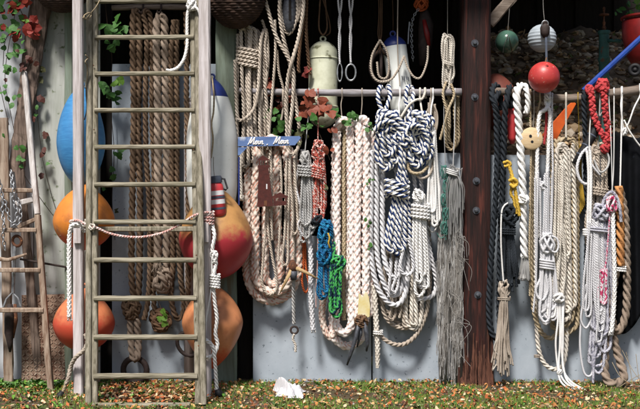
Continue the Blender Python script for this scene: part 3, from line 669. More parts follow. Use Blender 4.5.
# ------------------------------------------------------------------ buoys and fenders
def buoy_prof(r, top, bot, neck_t=0.16, neck_b=0.10, point_t=0.55, point_b=0.3, n=26):
    """pear outline between z = -bot and +top with belly radius r"""
    P = []
    for i in range(n+1):
        t = -1+2*i/n
        if t < 0: k = -t; z = -bot*k; e = 1-k; rr = r*((1-k**2)**0.5*(1-point_b)+point_b*(1-k**1.5))
        else: k = t; z = top*k; rr = r*((1-k**2)**0.5*(1-point_t)+point_t*(1-k**1.5))
        P.append((max(rr, r*(neck_b if t < 0 else neck_t)), z))
    return P
def buoy(name, cx, cy, r, top, bot, mat, label, Y, group=None, eye=True, pt=.55, pb=.3, tilt=(0, 0, 1), eye_mat=None):
    t = thing(name, label, 'buoy' if 'buoy' in name else 'fender', W(cx, cy+bot, Y), group); c = W(cx, cy, Y); ax = Vector(tilt).normalized()
    solid('body', mat, t, lambda m: m.lathe(c, buoy_prof(S(r, Y), S(top, Y), S(bot, Y), point_t=pt, point_b=pb), 40, axis=ax), smooth=True)
    if eye:
        z = c+ax*S(top, Y)
        solid('neck', eye_mat or mat, t, lambda m: m.lathe(z, [(S(4.4), -S(3)), (S(4.4), S(.4)), (S(3), S(1.2)), (0, S(1.3))], 18, axis=ax), smooth=True, auto=40)
        solid('eye', eye_mat or mat, t, lambda m: m.torus(z+ax*S(3.2), S(2.8), S(1.1), (0, 1, 0), 16, 8), smooth=True)
    return t
M['orange_buoy'] = two_tone('orange_buoy', (0.66, 0.22, 0.035), (0.55, 0.10, 0.03), W(0, 236, -.2).z, 0.06, dark=(0.30, 0.10, 0.03))
M['red_buoy'] = two_tone('red_buoy', (0.58, 0.19, 0.085), (0.48, 0.065, 0.035), W(0, 318, -.2).z, 0.08, dark=(0.34, 0.06, 0.045))
M['tan_red_buoy'] = two_tone('tan_red_buoy', (0.46, 0.24, 0.085), (0.36, 0.028, 0.04), W(0, 233, -.2).z, 0.09, dark=(0.25, 0.12, 0.05))
M['orange_low_buoy'] = two_tone('orange_low_buoy', (0.62, 0.25, 0.11), (0.52, 0.085, 0.03), W(0, 352, -.2).z, 0.14, dark=(0.36, 0.12, 0.05))
buoy('inflatable_fender', 81, 142, 24, 54, 44, M['blue_buoy'], 'tall blue inflatable fender above the orange buoys', -0.17, pt=.25, pb=.15, eye=True)
buoy('mooring_buoy', 84, 221, 30.5, 35, 29, M['orange_buoy'], 'faded orange round buoy directly under the blue fender', -0.22, 'round buoys by the ladder', pt=.35, pb=.12)
buoy('mooring_buoy', 84, 323, 30.5, 33, 28, M['red_buoy'], 'faded orange red round buoy hanging lowest left of the ladder', -0.22, 'round buoys by the ladder', pt=.35, pb=.12)
buoy('mooring_buoy', 216, 238, 37, 52, 41.5, M['tan_red_buoy'], 'big buoy with tan top and red belly under the white fender', -0.16, 'round buoys by the ladder', pt=.6, pb=.15)
buoy('mooring_buoy', 212.5, 322, 30.5, 37, 46, M['orange_low_buoy'], 'orange pear shaped buoy below the tan and red buoy', -0.20, 'round buoys by the ladder', pt=.45, pb=.6)
# white fender with blue end
def cyl_fender(cx, y0, y1, r, label, Y, tilt=0.0, body=None, cap=None, capf=0.12, rope_m=None, round_=.22, name='cylinder_fender', marks=None):
    a = W(cx, y1, Y); b = W(cx+tilt, y0, Y); ax = (b-a).normalized(); H = (b-a).length; r = S(r, Y)
    t = thing(name, label, 'fender', a)
    def prof(h0, h1, n=18):
        P = []
        for i in range(n+1):
            h = h0+(h1-h0)*i/n; k = h/H; q = 1.0
            if k > 1-round_: u = (k-(1-round_))/round_; q = math.sqrt(max(1-u*u, 0))*.82+.18*(1-u)
            if k < round_: u = (round_-k)/round_; q = math.sqrt(max(1-u*u, 0))*.82+.18*(1-u)
            P.append((max(r*q, r*.16), h))
        return P
    solid('body', body or M['white_fender'], t, lambda m: m.lathe(a, prof(0, H*(1-capf), 30), 36, axis=ax), smooth=True, auto=60)
    solid('end_cap', cap or M['fender_blue'], t, lambda m: m.lathe(a, prof(H*(1-capf)+.0005, H, 14), 36, axis=ax), smooth=True, auto=60)
    solid('eye', cap or M['fender_blue'], t, lambda m: m.torus(b+ax*S(2), S(2.6), S(1.0), (0, 1, 0), 16, 8), smooth=True)
    return t
wf = cyl_fender(212, 79, 246, 25.5, 'long white fender with blue top behind the upright', -0.02, capf=.11, round_=.36)
rope(wf, 'lanyard', [(212, 77, -.06), (213, 86, -.2), (214, 97, -.29), (213.5, 112, -.30), (211.5, 124, -.30), (213, 140, -.30), (211, 158, -.30)], 0.9, M['r_tan'], 'fine')
tag(solid('wooden_stake', M['grey_wood'], None, lambda m: m.tube([W(189, 385, .06), W(189, 240, .06), W(189, 130, .06), W(189.3, 104, .06), W(189.3, 98, .06)], [S(5), S(5), S(5), S(4.4), S(1.5)], 14), smooth=True), 'grey round topped stake behind the ladder rail', 'stake')
# small red canister with black handle
ca = thing('red_canister', 'small red canister with white bands and black handle', 'canister', W(218.5, 218, -.36))
c0 = W(218.8, 216.5, -.36); c1 = W(214.5, 177, -.36); ax = (c1-c0).normalized(); H = (c1-c0).length; rr = S(7.6)
solid('body', M['red_plastic'], ca, lambda m: m.lathe(c0, [(0, 0), (rr*.7, 0), (rr, H*.07), (rr, H*.70), (rr*.93, H*.78), (rr*.72, H*.85), (0, H*.86)], 32, axis=ax), smooth=True, auto=50)
for (h0, h1, mt, k) in ((.17, .23, 'slate_plastic', 1.03), (.31, .43, 'white_paint', 1.012), (.445, .515, 'slate_plastic', 1.035), (.53, .65, 'white_paint', 1.012)):
    solid('band', M[mt], ca, lambda m: m.lathe(c0, [(rr*.9, H*h0), (rr*k, H*h0+.001), (rr*k, H*h1-.001), (rr*.9, H*h1)], 32, axis=ax), smooth=True, auto=50)
solid('cap', M['slate_plastic'], ca, lambda m: m.lathe(c0, [(0, H*.84), (rr*.88, H*.845), (rr*.93, H*.97), (rr*.8, H*1.02), (0, H*1.03)], 24, axis=ax), smooth=True, auto=50)
solid('handle', M['black_rubber'], ca, lambda m: m.tube([W(220.5, 178.5, -.37), W(224.5, 179, -.37), W(227.5, 188.5, -.37), W(226, 190, -.37), W(222, 188.5, -.37)], S(.95), 10), smooth=True)
rope(ca, 'lashing', [(213.5, 157, -.34), (213.5, 168, -.36), (214.3, 176, -.36)], .5, M['r_tan'], 'fine')

# ------------------------------------------------------------------ lines on the uprights and ladder
w = thing('white_braided_line', 'white braided line lashed round the upright beside the canister', 'rope', W(214, 394, PY))
wrap(w, 'lashing', 205.3, 218, 16.5, 15.5, 4, 1.5, M['r_pinkline'], PY, kind='twist')
rope(w, 'line', [(212, 224, PY-.02), (214.5, 236, PY-.05), (212.5, 250, PY-.05), (216, 262, PY-.05), (213.5, 278, PY-.05), (214.5, 300, PY-.05), (217, 318, PY-.05), (215.5, 333, PY-.05), (217.5, 345, PY-.055),
                 (213, 355, PY-.075), (205, 357, PY-.075), (200, 350, PY-.075), (200.5, 338, PY-.075), (206, 340, PY-.08), (213, 347, PY-.09), (215, 362, PY-.075), (216, 376, PY-.06), (217, 391, PY-.05)], 2.0, M['r_white'], 'twist')
wrap(w, 'hitch', 215, 281, 9, 8, 5, 1.3, M['r_white'], PY-.05, kind='twist')
tangle(w, 'knot', 214.5, 257, 8, 13, 7, 4, 1.2, M['r_white'], PY-.05, 5, 'twist')
rope(w, 'inner_line', [(212, 262, PY-.05), (211, 290, PY-.05), (202.5, 345, PY-.075), (202, 392, PY-.05)], .9, M['r_white'], 'fine')
solid('end_cap', M['black_rubber'], w, lambda m: m.tube([W(217, 389, PY-.05), W(219, 394, PY-.05), W(221, 397, PY-.05)], [S(2.4), S(4), S(2.6)], 12), smooth=True)
w = thing('white_braided_line', 'white braided line with frayed end hung in front of the orange buoy', 'rope', W(69, 318, PY))
wrap(w, 'lashing', 78, 226, 15, 14.5, 3.5, 1.6, M['r_cream'], PY, kind='braid')
rope(w, 'line', [(84, 232, PY-.03), (79, 224, PY-.07), (72, 226, PY-.06), (69.5, 236, PY-.04), (69, 255, PY-.04), (69.3, 290, PY-.04), (69.3, 317, PY-.04)], 2.2, M['r_white'], 'braid')
tuft(w, 'frayed_end', 69.3, 316, 321, 4, 5, 14, .4, M['r_white'], PY-.04)
w = thing('grey_mooring_line', 'grey braided line with black whipped end at the upright foot', 'rope', W(62, 398, -.6))
rope(w, 'line', [(85, 334, -.66), (87.5, 341, -.68), (84, 350, -.67), (76, 357, -.64), (71, 366, -.6), (68.5, 377, -.6), (66, 384, -.6)], 2.1, M['r_warmgrey'], 'braid')
rope(w, 'tail', [(66, 383, -.6), (63.5, 390, -.6), (61, 395, -.6)], 1.6, M['r_tan'], 'braid')
solid('end_cap', M['black_rubber'], w, lambda m: m.tube([W(62.5, 391, -.6), W(59.5, 397, -.6), W(56, 400.5, -.6)], [S(2), S(4.2), S(3.2)], 12), smooth=True)
w = thing('pink_line', 'thin pink line sagging between the two uprights across the ladder', 'rope', W(140, 237, -.64))
rope(w, 'line', [(70, 221, PY-.07), (78, 220.5, PY-.09), (87, 225, -.67), (96, 227.5, -.68), (110, 233.5, -.66), (128, 236.8, -.65), (146, 236.5, -.65), (166, 231.5, -.65), (184, 222, -.66), (194, 215.5, -.68), (204, 212.5, PY-.09), (211.5, 212.5, PY-.05)], 1.25, M['r_pinkline'], 'twist')
tangle(w, 'knot', 92, 227, 8, 6, 6, 3, 1.0, M['r_cream'], -.69, 8, 'fine')
rope(w, 'tail', [(206, 212, PY-.08), (202, 216, PY-.09), (201, 224, PY-.09)], 1.2, M['r_pinkline'], 'twist')
w = thing('white_ladder_line', 'white line knotted to the top of the tall ladder rail', 'rope', W(172, 71, -.4))
tangle(w, 'knot', 191.5, 5, 10, 12, 8, 5, 1.7, M['r_white'], -.34, 12, 'braid')
rope(w, 'line', [(190, 9, -.34), (187.5, 14, -.34), (187, 32, -.34), (187, 46, -.37), (184, 59, -.39), (178, 67.5, -.40), (171, 70.5, -.41), (166, 69.8, -.41)], 1.7, M['r_white'], 'braid', taper=((0, .85, .93, 1), (1, 1, 1, .7)))
rope(w, 'loose_end', [(194, 6, -.36), (198, 10, -.37), (200.5, 17, -.36)], 1.3, M['r_white'], 'braid')
w = thing('tan_lashing', 'thin tan cord tying the ladder to the left upright', 'rope', W(90, 10, -.4))
rope(w, 'cord', [(101, -2, -.36), (96, 7, -.38), (90, 14, -.42), (86, 19, PY-.01), (84, 16, PY-.04), (89, 13, -.47), (91.5, 15, -.45), (88, 19, -.48), (83, 17.5, PY-.03)], .75, M['r_tan'], 'fine')
rope(w, 'tail', [(85.5, 55, PY), (88, 58, -.5), (85, 62, PY), (87.5, 68, -.48), (86, 92, -.46), (87, 108, -.45), (84.5, 120, -.45)], .7, M['r_tan'], 'fine')

# ------------------------------------------------------------------ brown hawsers behind the ladder
def hook(parent, x, y, Y, mat='dark_iron'):
    solid('hook', M[mat], parent, lambda m: m.tube([W(x+1, y-9, Y), W(x+1, y-2, Y), W(x-1, y+2, Y-.02), W(x-3, y-1, Y-.04)], S(.9), 8), smooth=True)
h = thing('mooring_hawser', 'brown hawser doubled through a rusty ring with spliced lump', 'rope', W(133, 370, 0))
rope(h, 'rope', [(134, 300, 0), (131.5, 270, 0), (132.5, 190, 0), (134, 110, 0), (133, 60, 0), (133, 22, 0), (135, 10, .0), (138.5, 20, .02), (139.5, 60, .02), (138, 120, .02), (140, 200, .02), (139.5, 270, .02), (138, 300, .02)], 3.7, M['r_hawser'])
tangle(h, 'splice', 131, 308, 17, 20, 14, 6, 3.0, M['r_hawser'], 0, 21)
rope(h, 'loop', [(130, 316, 0), (131, 335, 0), (132, 352, -.03), (135, 360, -.055), (138, 352, -.03), (138, 335, 0), (137, 318, .0)], 3.9, M['r_hawser_pale'])
solid('ring', M['dark_iron'], h, lambda m: m.torus(W(135, 370, .01), S(12), S(3), (0.1, 1, 0.05), 26, 10), smooth=True)
h = thing('mooring_hawser', 'thin dark brown hawser hanging second from the green vine', 'rope', W(150, 330, 0))
rope(h, 'rope', [(144, 320, 0), (148, 300, 0), (150, 260, 0), (149, 200, 0), (146, 150, 0), (145.5, 90, 0), (147, 50, 0), (146, 26, 0), (143, 14, 0), (147.5, 11, .01), (151, 22, .02), (152, 60, .02), (152, 120, .02), (154, 170, .02), (153.5, 250, .02), (154, 305, .02), (160, 322, .01), (168, 322, 0)], 3.0, M['r_hawser'])
hook(h, 142, 12, 0)
h = thing('mooring_hawser', 'thickest pale brown hawser ending in a big knot', 'rope', W(162, 300, -.02))
rope(h, 'rope', [(158, 268, -.02), (158, 210, -.02), (158, 140, -.02), (157.5, 80, -.02), (156.5, 40, -.02), (157, 22, -.01), (160.5, 15, 0), (164.5, 24, 0), (165, 60, 0), (166.5, 130, 0), (167, 210, 0), (166, 268, 0)], 4.5, M['r_hawser_pale'])
tangle(h, 'knot', 162, 281, 17, 25, 14, 5, 3.4, M['r_hawser_pale'], -.02, 33)
tuft(h, 'frayed_end', 157, 262, 273, 6, 14, 40, .4, M['r_hawser_pale'], -.05)
hook(h, 160, 12, 0)
h = thing('mooring_hawser', 'dark twisted hawser looped low beside the thickest one', 'rope', W(176, 318, 0))
rope(h, 'rope', [(174, 20, 0), (171, 60, 0), (171.5, 120, 0), (172, 200, 0), (173, 260, 0), (171, 295, 0), (175, 315, 0), (180, 318, .01), (184, 306, .02), (180, 270, .02), (177, 200, .02), (177, 120, .02), (176.5, 60, .02), (177, 20, .02)], 3.1, M['r_hawser'])
tangle(h, 'dark_coil', 160, 320, 22, 22, 14, 4, 2.8, M['r_brown'], .04, 41)
h = thing('mooring_hawser', 'brown hawser hanging half behind the right ladder rail', 'rope', W(188, 340, 0))
rope(h, 'rope', [(186, 12, 0), (187, 50, 0), (186.5, 96, 0), (188, 180, -.05), (188, 290, -.05), (188, 330, -.03)], 3.0, M['r_hawser'])
solid('ring', M['dark_iron'], h, lambda m: m.torus(W(188.5, 344, .02), S(11), S(2), (0.2, 1, 0.1), 26, 10, sz=1.15), smooth=True)

# ------------------------------------------------------------------ wicker baskets at the eaves
def basket(cx, cy, rx, rz, label, Y, rows, r, flip=0.0):
    t = thing('wicker_basket', label, 'basket', W(cx, cy+rz, Y))
    for i in range(rows):
        k = i/(rows-1); a = (0.08+k*0.95)*PI/2; R = rx*math.sin(a); y = cy+rz*math.cos(a)
        n = max(12, int(R*1.2)); n += n % 2
        pts = []
        for j in range(n):
            q = 2*PI*j/n; d = (0.35*r if (j+i) % 2 else -0.35*r)
            pts.append((cx+math.cos(q)*(R+d), y, Y+math.sin(q)*S(R+d)*.8))
        rope(t, 'weave_row', pts, r, M['wicker'], 'fine', Y, closed=True)
    for j in range(18):
        q = 2*PI*j/18
        pts = [(cx+math.cos(q)*rx*math.sin(a)*.99, cy+rz*math.cos(a), Y+math.sin(q)*S(rx*math.sin(a))*.79) for a in [0.12+i*0.2 for i in range(8)]]
        rope(t, 'stake', pts, r*.8, M['wicker'], 'fine', Y)
    solid('lining', M['dark_board'], t, lambda m: m.lathe(W(cx, cy, Y), [(S(rx*math.sin(a)*.93), -S(rz*math.cos(a)*.93)) for a in [0.02+i*0.15 for i in range(11)]], 28, sq=.8), smooth=True)
    return t
basket(236, -14, 31, 42, 'dark wicker basket hanging at the eaves above the beige hank', -0.05, 22, 1.5)
basket(63, -18, 29, 30, 'dark wicker basket hanging above the mossy panel', -0.12, 18, 1.4)

# ------------------------------------------------------------------ middle bay: hanks and coils
RY = 0.03                                              # depth of the hanging rail
t = thing('rope_hank', 'beige rope hank bound near its top below the wicker basket', 'rope', W(252, 172, 0))
bots = [(238, 238, 243, 249, 0.00), (241, 243, 249, 251, -.03), (246, 249, 255, 254, .02), (249, 254, 261, 256, -.02), (252, 258, 266, 259, .03), (254, 263, 270, 263, 0.0)]
coil(t, 'rope', [(a, b, c, d, 24+i*1.5, 172-(i % 3)*5, Y) for i, (a, b, c, d, Y) in enumerate(bots)], 2.0, M['r_beige'], jit=1.2)
wrap(t, 'wrapping', 248.5, 56.5, 21, 14, 5, 1.9, M['r_beige'], 0, 1.2)
rope(t, 'loose_turn', [(235, 60, -.05), (236, 90, -.05), (238, 118, -.05), (246, 118, -.07), (255, 106, -.07), (259, 80, -.06), (261, 40, -.05), (266, 30, 0), (268, 60, 0), (265, 90, 0)], 1.9, M['r_beige'])
rope(t, 'loose_end', [(262, 20, .0), (266, 34, -.02), (265, 48, -.02), (267.5, 68, -.02)], 1.6, M['r_beige'])
solid('shackle', M['steel'], t, lambda m: m.torus(W(243.5, 24.5, -.05), S(2.3), S(.6), (.4, 1, 0), 14, 6), smooth=True)

t = thing('rope_hank', 'long beige line hung in open crossing loops beside the grey block', 'rope', W(285, 150, -.05))
rope(t, 'rope', [(262, -12, -.05), (268, 10, -.05), (276, 36, -.05), (287, 56, -.06), (293.5, 72, -.07), (293, 100, -.06), (290, 128, -.05), (289, 150, -.04), (294, 154, -.04), (300, 140, -.04), (297, 110, -.04), (293, 84, -.04),
                 (289, 60, -.03), (283, 36, -.05), (279.5, 12, -.06), (281, -12, -.06)], 2.1, M['r_beige'])
rope(t, 'rope', [(304, -12, -.05), (303, 12, -.07), (299, 36, -.07), (293, 58, -.1), (288, 78, -.08), (286.5, 104, -.06), (287, 130, -.05), (286, 152, -.04)], 2.1, M['r_beige'])
rope(t, 'rope', [(275, 20, -.02), (275.5, 50, -.02), (273.5, 80, -.02), (271, 110, -.02), (267.5, 150, -.02)], 1.6, M['r_beige'])
rope(t, 'rope', [(277, 50, 0), (279, 72, 0), (284, 92, 0), (286, 120, 0)], 1.4, M['r_warmgrey'])
t = thing('pulley_block', 'grey wooden pulley block wrapped in beige rope', 'pulley', W(290, 34, -.02))
solid('shell', M['bolt'], t, lambda m: m.lathe(W(289.5, 12, -.02), [(S(1), -S(21)), (S(4.5), -S(19)), (S(6.6), -S(10)), (S(7.2), S(0)), (S(6.5), S(10)), (S(4), S(18)), (S(1), S(20))], 20, sq=.8), smooth=True)
solid('sheave_slot', M['dark_board'], t, lambda m: m.beam(W(290, 20, -.066), W(290, -4, -.066), S(2.6), .01, seg=1))
rope(t, 'strop', [(281, -10, -.02), (280.5, 8, -.03), (283, 24, -.03), (288, 34, -.02), (294, 27, -.03), (297.5, 10, -.03), (296, -10, -.02)], 1.9, M['r_beige'])
rope(t, 'strop', [(300, -10, -.02), (300.5, 8, -.03), (297, 22, -.03)], 1.7, M['r_warmgrey'])
t = thing('brown_line', 'dark brown doubled line hanging beside the pulley block', 'rope', W(304, 74, .06))
rope(t, 'rope', [(304, -10, .06), (303, 20, .06), (300, 45, .06), (298.5, 66, .06), (299.5, 73, .06)], 1.9, M['r_brown'])
rope(t, 'rope', [(307, -10, .08), (306, 25, .08), (307.5, 50, .08), (310, 75, .08)], 1.9, M['r_brown'])
solid('hook', M['dark_iron'], t, lambda m: m.tube([W(304, -14, .06), W(306, -11, .06)], S(1.5), 8))

# thick pink flecked coil
t = thing('rope_coil', 'thick pink flecked braided rope coil behind the rusty lighthouse', 'rope', W(273, 302, 0))
coil(t, 'rope', [(249, 247, 297, 295, 142, 301, .02), (257, 256, 290, 287, 139, 293, -.03), (266, 264, 280, 277, 140, 285, .05)], 4.7, M['r_pink'], 'braid', jit=.8)
rope(t, 'hanging_cord', [*over(262), (262, 110, .03), (268, 132, .04)], 1.2, M['r_beige'], 'fine')
rope(t, 'hanging_cord', [*over(283), (283, 110, .03), (279, 132, .04)], 1.2, M['r_beige'], 'fine')
rope(t, 'inner_line', [(268, 170, -.06), (266, 220, -.06), (263, 262, -.07), (262, 282, -.07), (268, 294, -.08), (276, 290, -.08), (276, 276, -.08), (272, 255, -.08), (268, 225, -.08), (269, 190, -.08)], 1.5, M['r_beige'])
rope(t, 'inner_line', [(297, 150, -.06), (294, 190, -.05), (294, 235, -.05), (293.5, 262, -.05)], 1.5, M['r_warmgrey'])
# dark line end with knot left of the lighthouse
t = thing('knotted_cord', 'short cream cord ending in a knot beside the big buoy', 'rope', W(242, 200, -.05))
rope(t, 'cord', [(241, 150, -.02), (240.5, 170, -.05), (241.5, 185, -.05), (241.5, 196, -.05)], 1.6, M['r_cream'])
tangle(t, 'knot', 241.5, 198, 5.5, 5, 5, 3, 1.1, M['r_cream'], -.05, 3, 'fine')

# sign with lettering
t = thing('painted_sign', 'blue painted board sign reading Moin, Moin in white script', 'sign', W(269, 148, -.16))
sx0, sx1, sy0, sy1 = 237.5, 301, 136, 147
oz = lambda x, y: (W(x, y, -.16).x, W(x, y, -.16).z)
solid('board', M['blue_board'], t, lambda m: m.prism([oz(238, 137.2), oz(299.5, 136.2), oz(301, 138), oz(295, 145.4), oz(262, 146.4), oz(238, 146.4)], -.172, -.154), bevel=.0015)
solid('bracket', M['blue_board'], t, lambda m: m.prism([oz(238, 147.4), oz(247.5, 147.4), oz(240, 155), oz(238, 155.5)], -.170, -.156))
solid('side_strip', M['fender_blue'], t, lambda m: m.beam(W(239, 157, -.155), W(239, 205, -.15), S(1.6), .012, seg=2))
# script strokes on a unit grid: x advances, y 0..1 (x-height .55)
GL = {'M': ([[(0, 0), (.12, .1), (.34, .95), (.38, .9), (.36, .2), (.42, .2), (.75, .95), (.80, .9), (.76, .1), (.84, .03), (.95, .12)]], .98),
      'o': ([[(.02, .15), (.22, .5), (.08, .42), (.02, .18), (.12, .02), (.28, .12), (.32, .36), (.22, .5), (.40, .40)]], .38),
      'i': ([[(0, .38), (.10, .5), (.10, .12), (.16, .02), (.28, .15)], [(.14, .72), (.15, .74)]], .27),
      'n': ([[(0, .38), (.08, .5), (.08, .02), (.18, .38), (.30, .5), (.36, .42), (.36, .10), (.43, .02), (.55, .16)]], .56),
      ',': ([[(.1, .06), (.11, .02), (.05, -.12)]], .3), ' ': ([], .22)}
def script(txt, x, y, h, parent, Yf):
    for ch_ in txt:
        G, adv = GL[ch_]; Ls = []
        for st_ in G:
            P = [W(x+(px+py*.22)*h, y-py*h, Yf) for px, py in st_]
            C, s_ = catmull(P, .004) if len(P) > 2 else (np.array([tuple(p) for p in P]), None); Ls.append(C)
        if Ls:
            m = MB()
            for C in Ls: m.tube([tuple(c) for c in C], S(.68), 6)
            m.build('letter' if ch_ != ',' else 'comma', M['white_paint'], parent, smooth=True)
        x += adv*h
script('Moin', 247.6, 144.6, 7.2, t, -.1735); script(',', 266.6, 144.4, 8, t, -.1735); script('Moin', 273.0, 144.0, 7.2, t, -.1735)
# lighthouse cut out of rusty plate
t = thing('lighthouse_cutout', 'rusty steel lighthouse and cottage cutout hanging under the sign', 'ornament', W(270, 207, -.185))
T0, T1 = -.190, -.183
pr = lambda pts: (lambda m: m.prism([oz2(x, y) for x, y in pts], T0, T1))
oz2 = lambda x, y: (W(x, y, -.186).x, W(x, y, -.186).z)
solid('tower', M['sign_rust'], t, pr([(257.3, 207), (273.2, 206), (268.2, 168), (268.2, 167.8), (258.6, 167.8)]))
solid('gallery', M['sign_rust'], t, pr([(257.6, 167.75), (269.4, 167.75), (269.2, 165.2), (257.9, 165.2)]))
for x0, x1 in ((258.8, 260), (261.6, 262.6), (264.2, 265.2), (267, 268.3)):
    solid('lantern_bar', M['sign_rust'], t, pr([(x0, 165.1), (x1, 165.1), (x1, 160.6), (x0, 160.6)]))
solid('lantern_roof', M['sign_rust'], t, pr([(257.2, 160.5), (269.8, 160.5), (269.6, 159.6), (263.2, 155.5), (262.4, 155.5), (257.2, 159.8)]))
solid('cottage', M['sign_rust'], t, pr([(273.4, 206), (286.5, 205), (286.6, 201), (273.4, 201)]))
solid('cottage', M['sign_rust'], t, pr([(273.4, 200.95), (275.8, 200.95), (275.8, 198), (273.4, 198)]))
solid('cottage', M['sign_rust'], t, pr([(278.6, 200.95), (282.2, 200.95), (282.2, 198), (278.6, 198)]))
solid('cottage', M['sign_rust'], t, pr([(285, 200.95), (286.6, 200.95), (286.7, 198), (285, 198)]))
solid('cottage_roof', M['sign_rust'], t, pr([(271.8, 197.95), (288, 197.95), (288, 196.4), (280, 192.2), (272, 196.6)]))
solid('tower_window', M['white_paint'], t, lambda m: m.prism([oz2(266.2, 189), oz2(267.4, 189), oz2(267.4, 184), oz2(266.2, 184)], -.1915, -.1902))
solid('tower_door', M['rust'], t, lambda m: m.prism([oz2(264, 206), oz2(267, 206), oz2(267, 200.5), oz2(264, 200.5)], -.1915, -.1902))
rope(t, 'cord', [(263, 156, -.187), (262.8, 151, -.18), (262.6, 146, -.176)], .35, M['r_warmgrey'], 'fine')

# toggle with tines on a dark chain
t = thing('toggle_hook', 'rusty toggle with two pale wooden tines and hanging eye', 'hook', W(294, 352, -.12))
solid('tine', M['tine'], t, lambda m: m.tube([W(291.5, 270, -.13), W(286, 281, -.14), W(279.5, 294, -.14)], [S(2.1), S(1.7), S(.5)], 10), smooth=True)
solid('tine', M['tine'], t, lambda m: m.tube([W(296, 268, -.13), W(306, 272.5, -.14), W(318.5, 279, -.14)], [S(2.1), S(1.8), S(.5)], 10), smooth=True)
solid('hub', M['rust'], t, lambda m: m.tube([W(292, 260, -.11), W(293, 266, -.125), W(293.5, 273, -.12)], [S(2), S(4.6), S(3)], 12), smooth=True)
solid('socket', M['bolt'], t, lambda m: m.tube([W(293.5, 271, -.12), W(293.5, 280, -.12)], [S(4.2), S(3)], 12), smooth=True)
rope(t, 'stem', [(293.3, 278, -.1), (293.5, 300, -.06), (294, 324, -.05)], 2.0, M['r_grey'])
solid('ring', M['dark_iron'], t, lambda m: m.torus(W(294.3, 330, -.05), S(3.6), S(1.1), (0, 1, 0), 20, 8), smooth=True)
rope(t, 'tail', [(294.3, 334, -.06), (293, 339, -.05), (295.5, 345, -.05), (295.5, 352, -.05)], 1.4, M['r_cream'])

# small grey, red and orange hanks
LOOSE = []
t = thing('rope_hank', 'small grey cord hank bound with two turns beside the rusty toggle', 'rope', W(308, 245, -.09))
coil(t, 'rope', [(303, 301, 306, 306, 152, 242, -.09), (304, 303, 310, 308, 154, 238, -.105), (306, 306, 314, 309, 156, 234, -.09), (307, 309, 318, 310, 157, 228, -.11), (303, 300, 312, 308, 150, 225, -.12)], 1.35, M['r_grey'], 'twist', jit=.9)
wrap(t, 'wrapping', 305.5, 170.5, 14.5, 11, 4, 1.4, M['r_grey'], -.1)
tangle(t, 'top_knot', 305, 158, 11, 14, 9, 4, 1.3, M['r_grey'], -.1, 17, 'fine')
rope(t, 'tail', [(299, 165, -.06), (296, 185, -.08), (299, 200, -.1), (302, 215, -.1), (298, 225, -.1), (303, 236, -.1)], 1.2, M['r_palegrey'])
rope(t, 'hanging_cord', [*over(309), (309, 110, -.03), (307, 130, -.06), (305, 152, -.09)], .8, M['r_grey'], 'fine')
t = thing('braided_rope_end', 'white grey braided rope tail hanging below the grey hank', 'rope', W(312, 332, -.06))
rope(t, 'rope', [(303, 150, .06), (306, 190, -.03), (309.5, 238, -.04), (311, 262, -.05), (310.5, 290, -.05), (312, 315, -.05), (313, 330, -.05)], 2.6, M['r_palegrey'], 'braid')
tuft(t, 'frayed_end', 313, 328, 333, 4, 5, 12, .35, M['r_white'], -.05)
rope(t, 'thin_cord', [(318, 235, -.07), (317.8, 255, -.07), (317, 276, -.07), (316, 290, -.06), (316, 308, -.06)], .8, M['r_pinkline'], 'fine')
t = thing('rope_hank', 'red and white flecked cord hank beside the small grey hank', 'rope', W(320, 222, -.1))
coil(t, 'rope', [(315, 313, 317, 318, 148, 220, -.1), (316, 316, 322, 320, 146, 216, -.115), (318, 319, 326, 323, 149, 210, -.1), (319, 314, 324, 322, 147, 222, -.125)], 1.35, M['r_redpink'], 'twist', jit=.8)
wrap(t, 'wrapping', 317.5, 172, 13, 10, 5, 1.2, M['r_redpink'], -.11, 1.2)
tangle(t, 'top_knot', 318.5, 150, 14, 20, 10, 5, 1.4, M['r_redpink'], -.11, 29, 'twist')
rope(t, 'hanging_cord', [*over(318), (318, 115, -.05), (318, 140, -.1)], .8, M['r_redpink'], 'fine')
t = thing('orange_cord', 'small loop of orange red cord behind the braided tail', 'rope', W(305, 293, .02))
rope(t, 'cord', [(303, 225, .02), (303.5, 262, .02), (302, 280, .02), (305, 292, .02), (309, 286, .02), (306, 266, .02), (305, 230, .02)], 1.3, M['r_orangered'])
t = thing('rope_hank', 'knotted bright blue cord hank beside the green cord', 'rope', W(324, 300, -.11))
tangle(t, 'knot', 326, 232, 15, 25, 13, 7, 1.7, M['r_blue'], -.12, 50)
tangle(t, 'knot', 325, 255, 15, 22, 13, 7, 1.6, M['r_blue'], -.12, 51)
coil(t, 'rope', [(319, 320, 328, 323, 240, 297, -.12), (321, 318, 326, 325, 242, 299, -.10), (324, 322, 330, 329, 240, 292, -.13), (327, 325, 331, 330, 220, 270, -.11)], 1.5, M['r_blue'], 'twist', jit=.8)
tangle(t, 'dark_knot', 318, 220, 11, 10, 9, 4, 1.4, M['r_black'], -.12, 52)
rope(t, 'yellow_cord', [(328, 233, -.19), (329.5, 238, -.195), (328.5, 243, -.19), (330, 248, -.17)], .9, M['r_yellow'], 'fine')
t = thing('rope_hank', 'green and dark flecked cord hank with knotted top', 'rope', W(336, 317, -.13))
tangle(t, 'knot', 338, 263, 16, 14, 12, 6, 1.6, M['r_green'], -.14, 60, 'braid')
coil(t, 'rope', [(332, 330, 336, 335, 262, 313, -.15), (334, 332, 341, 337, 264, 317, -.135), (336, 335, 339, 341, 260, 308, -.16)], 1.9, M['r_green'], 'braid', jit=.6)
rope(t, 'tail', [(333, 264, -.15), (334, 252, -.15), (334, 242, -.13)], 1.6, M['r_green'], 'braid')
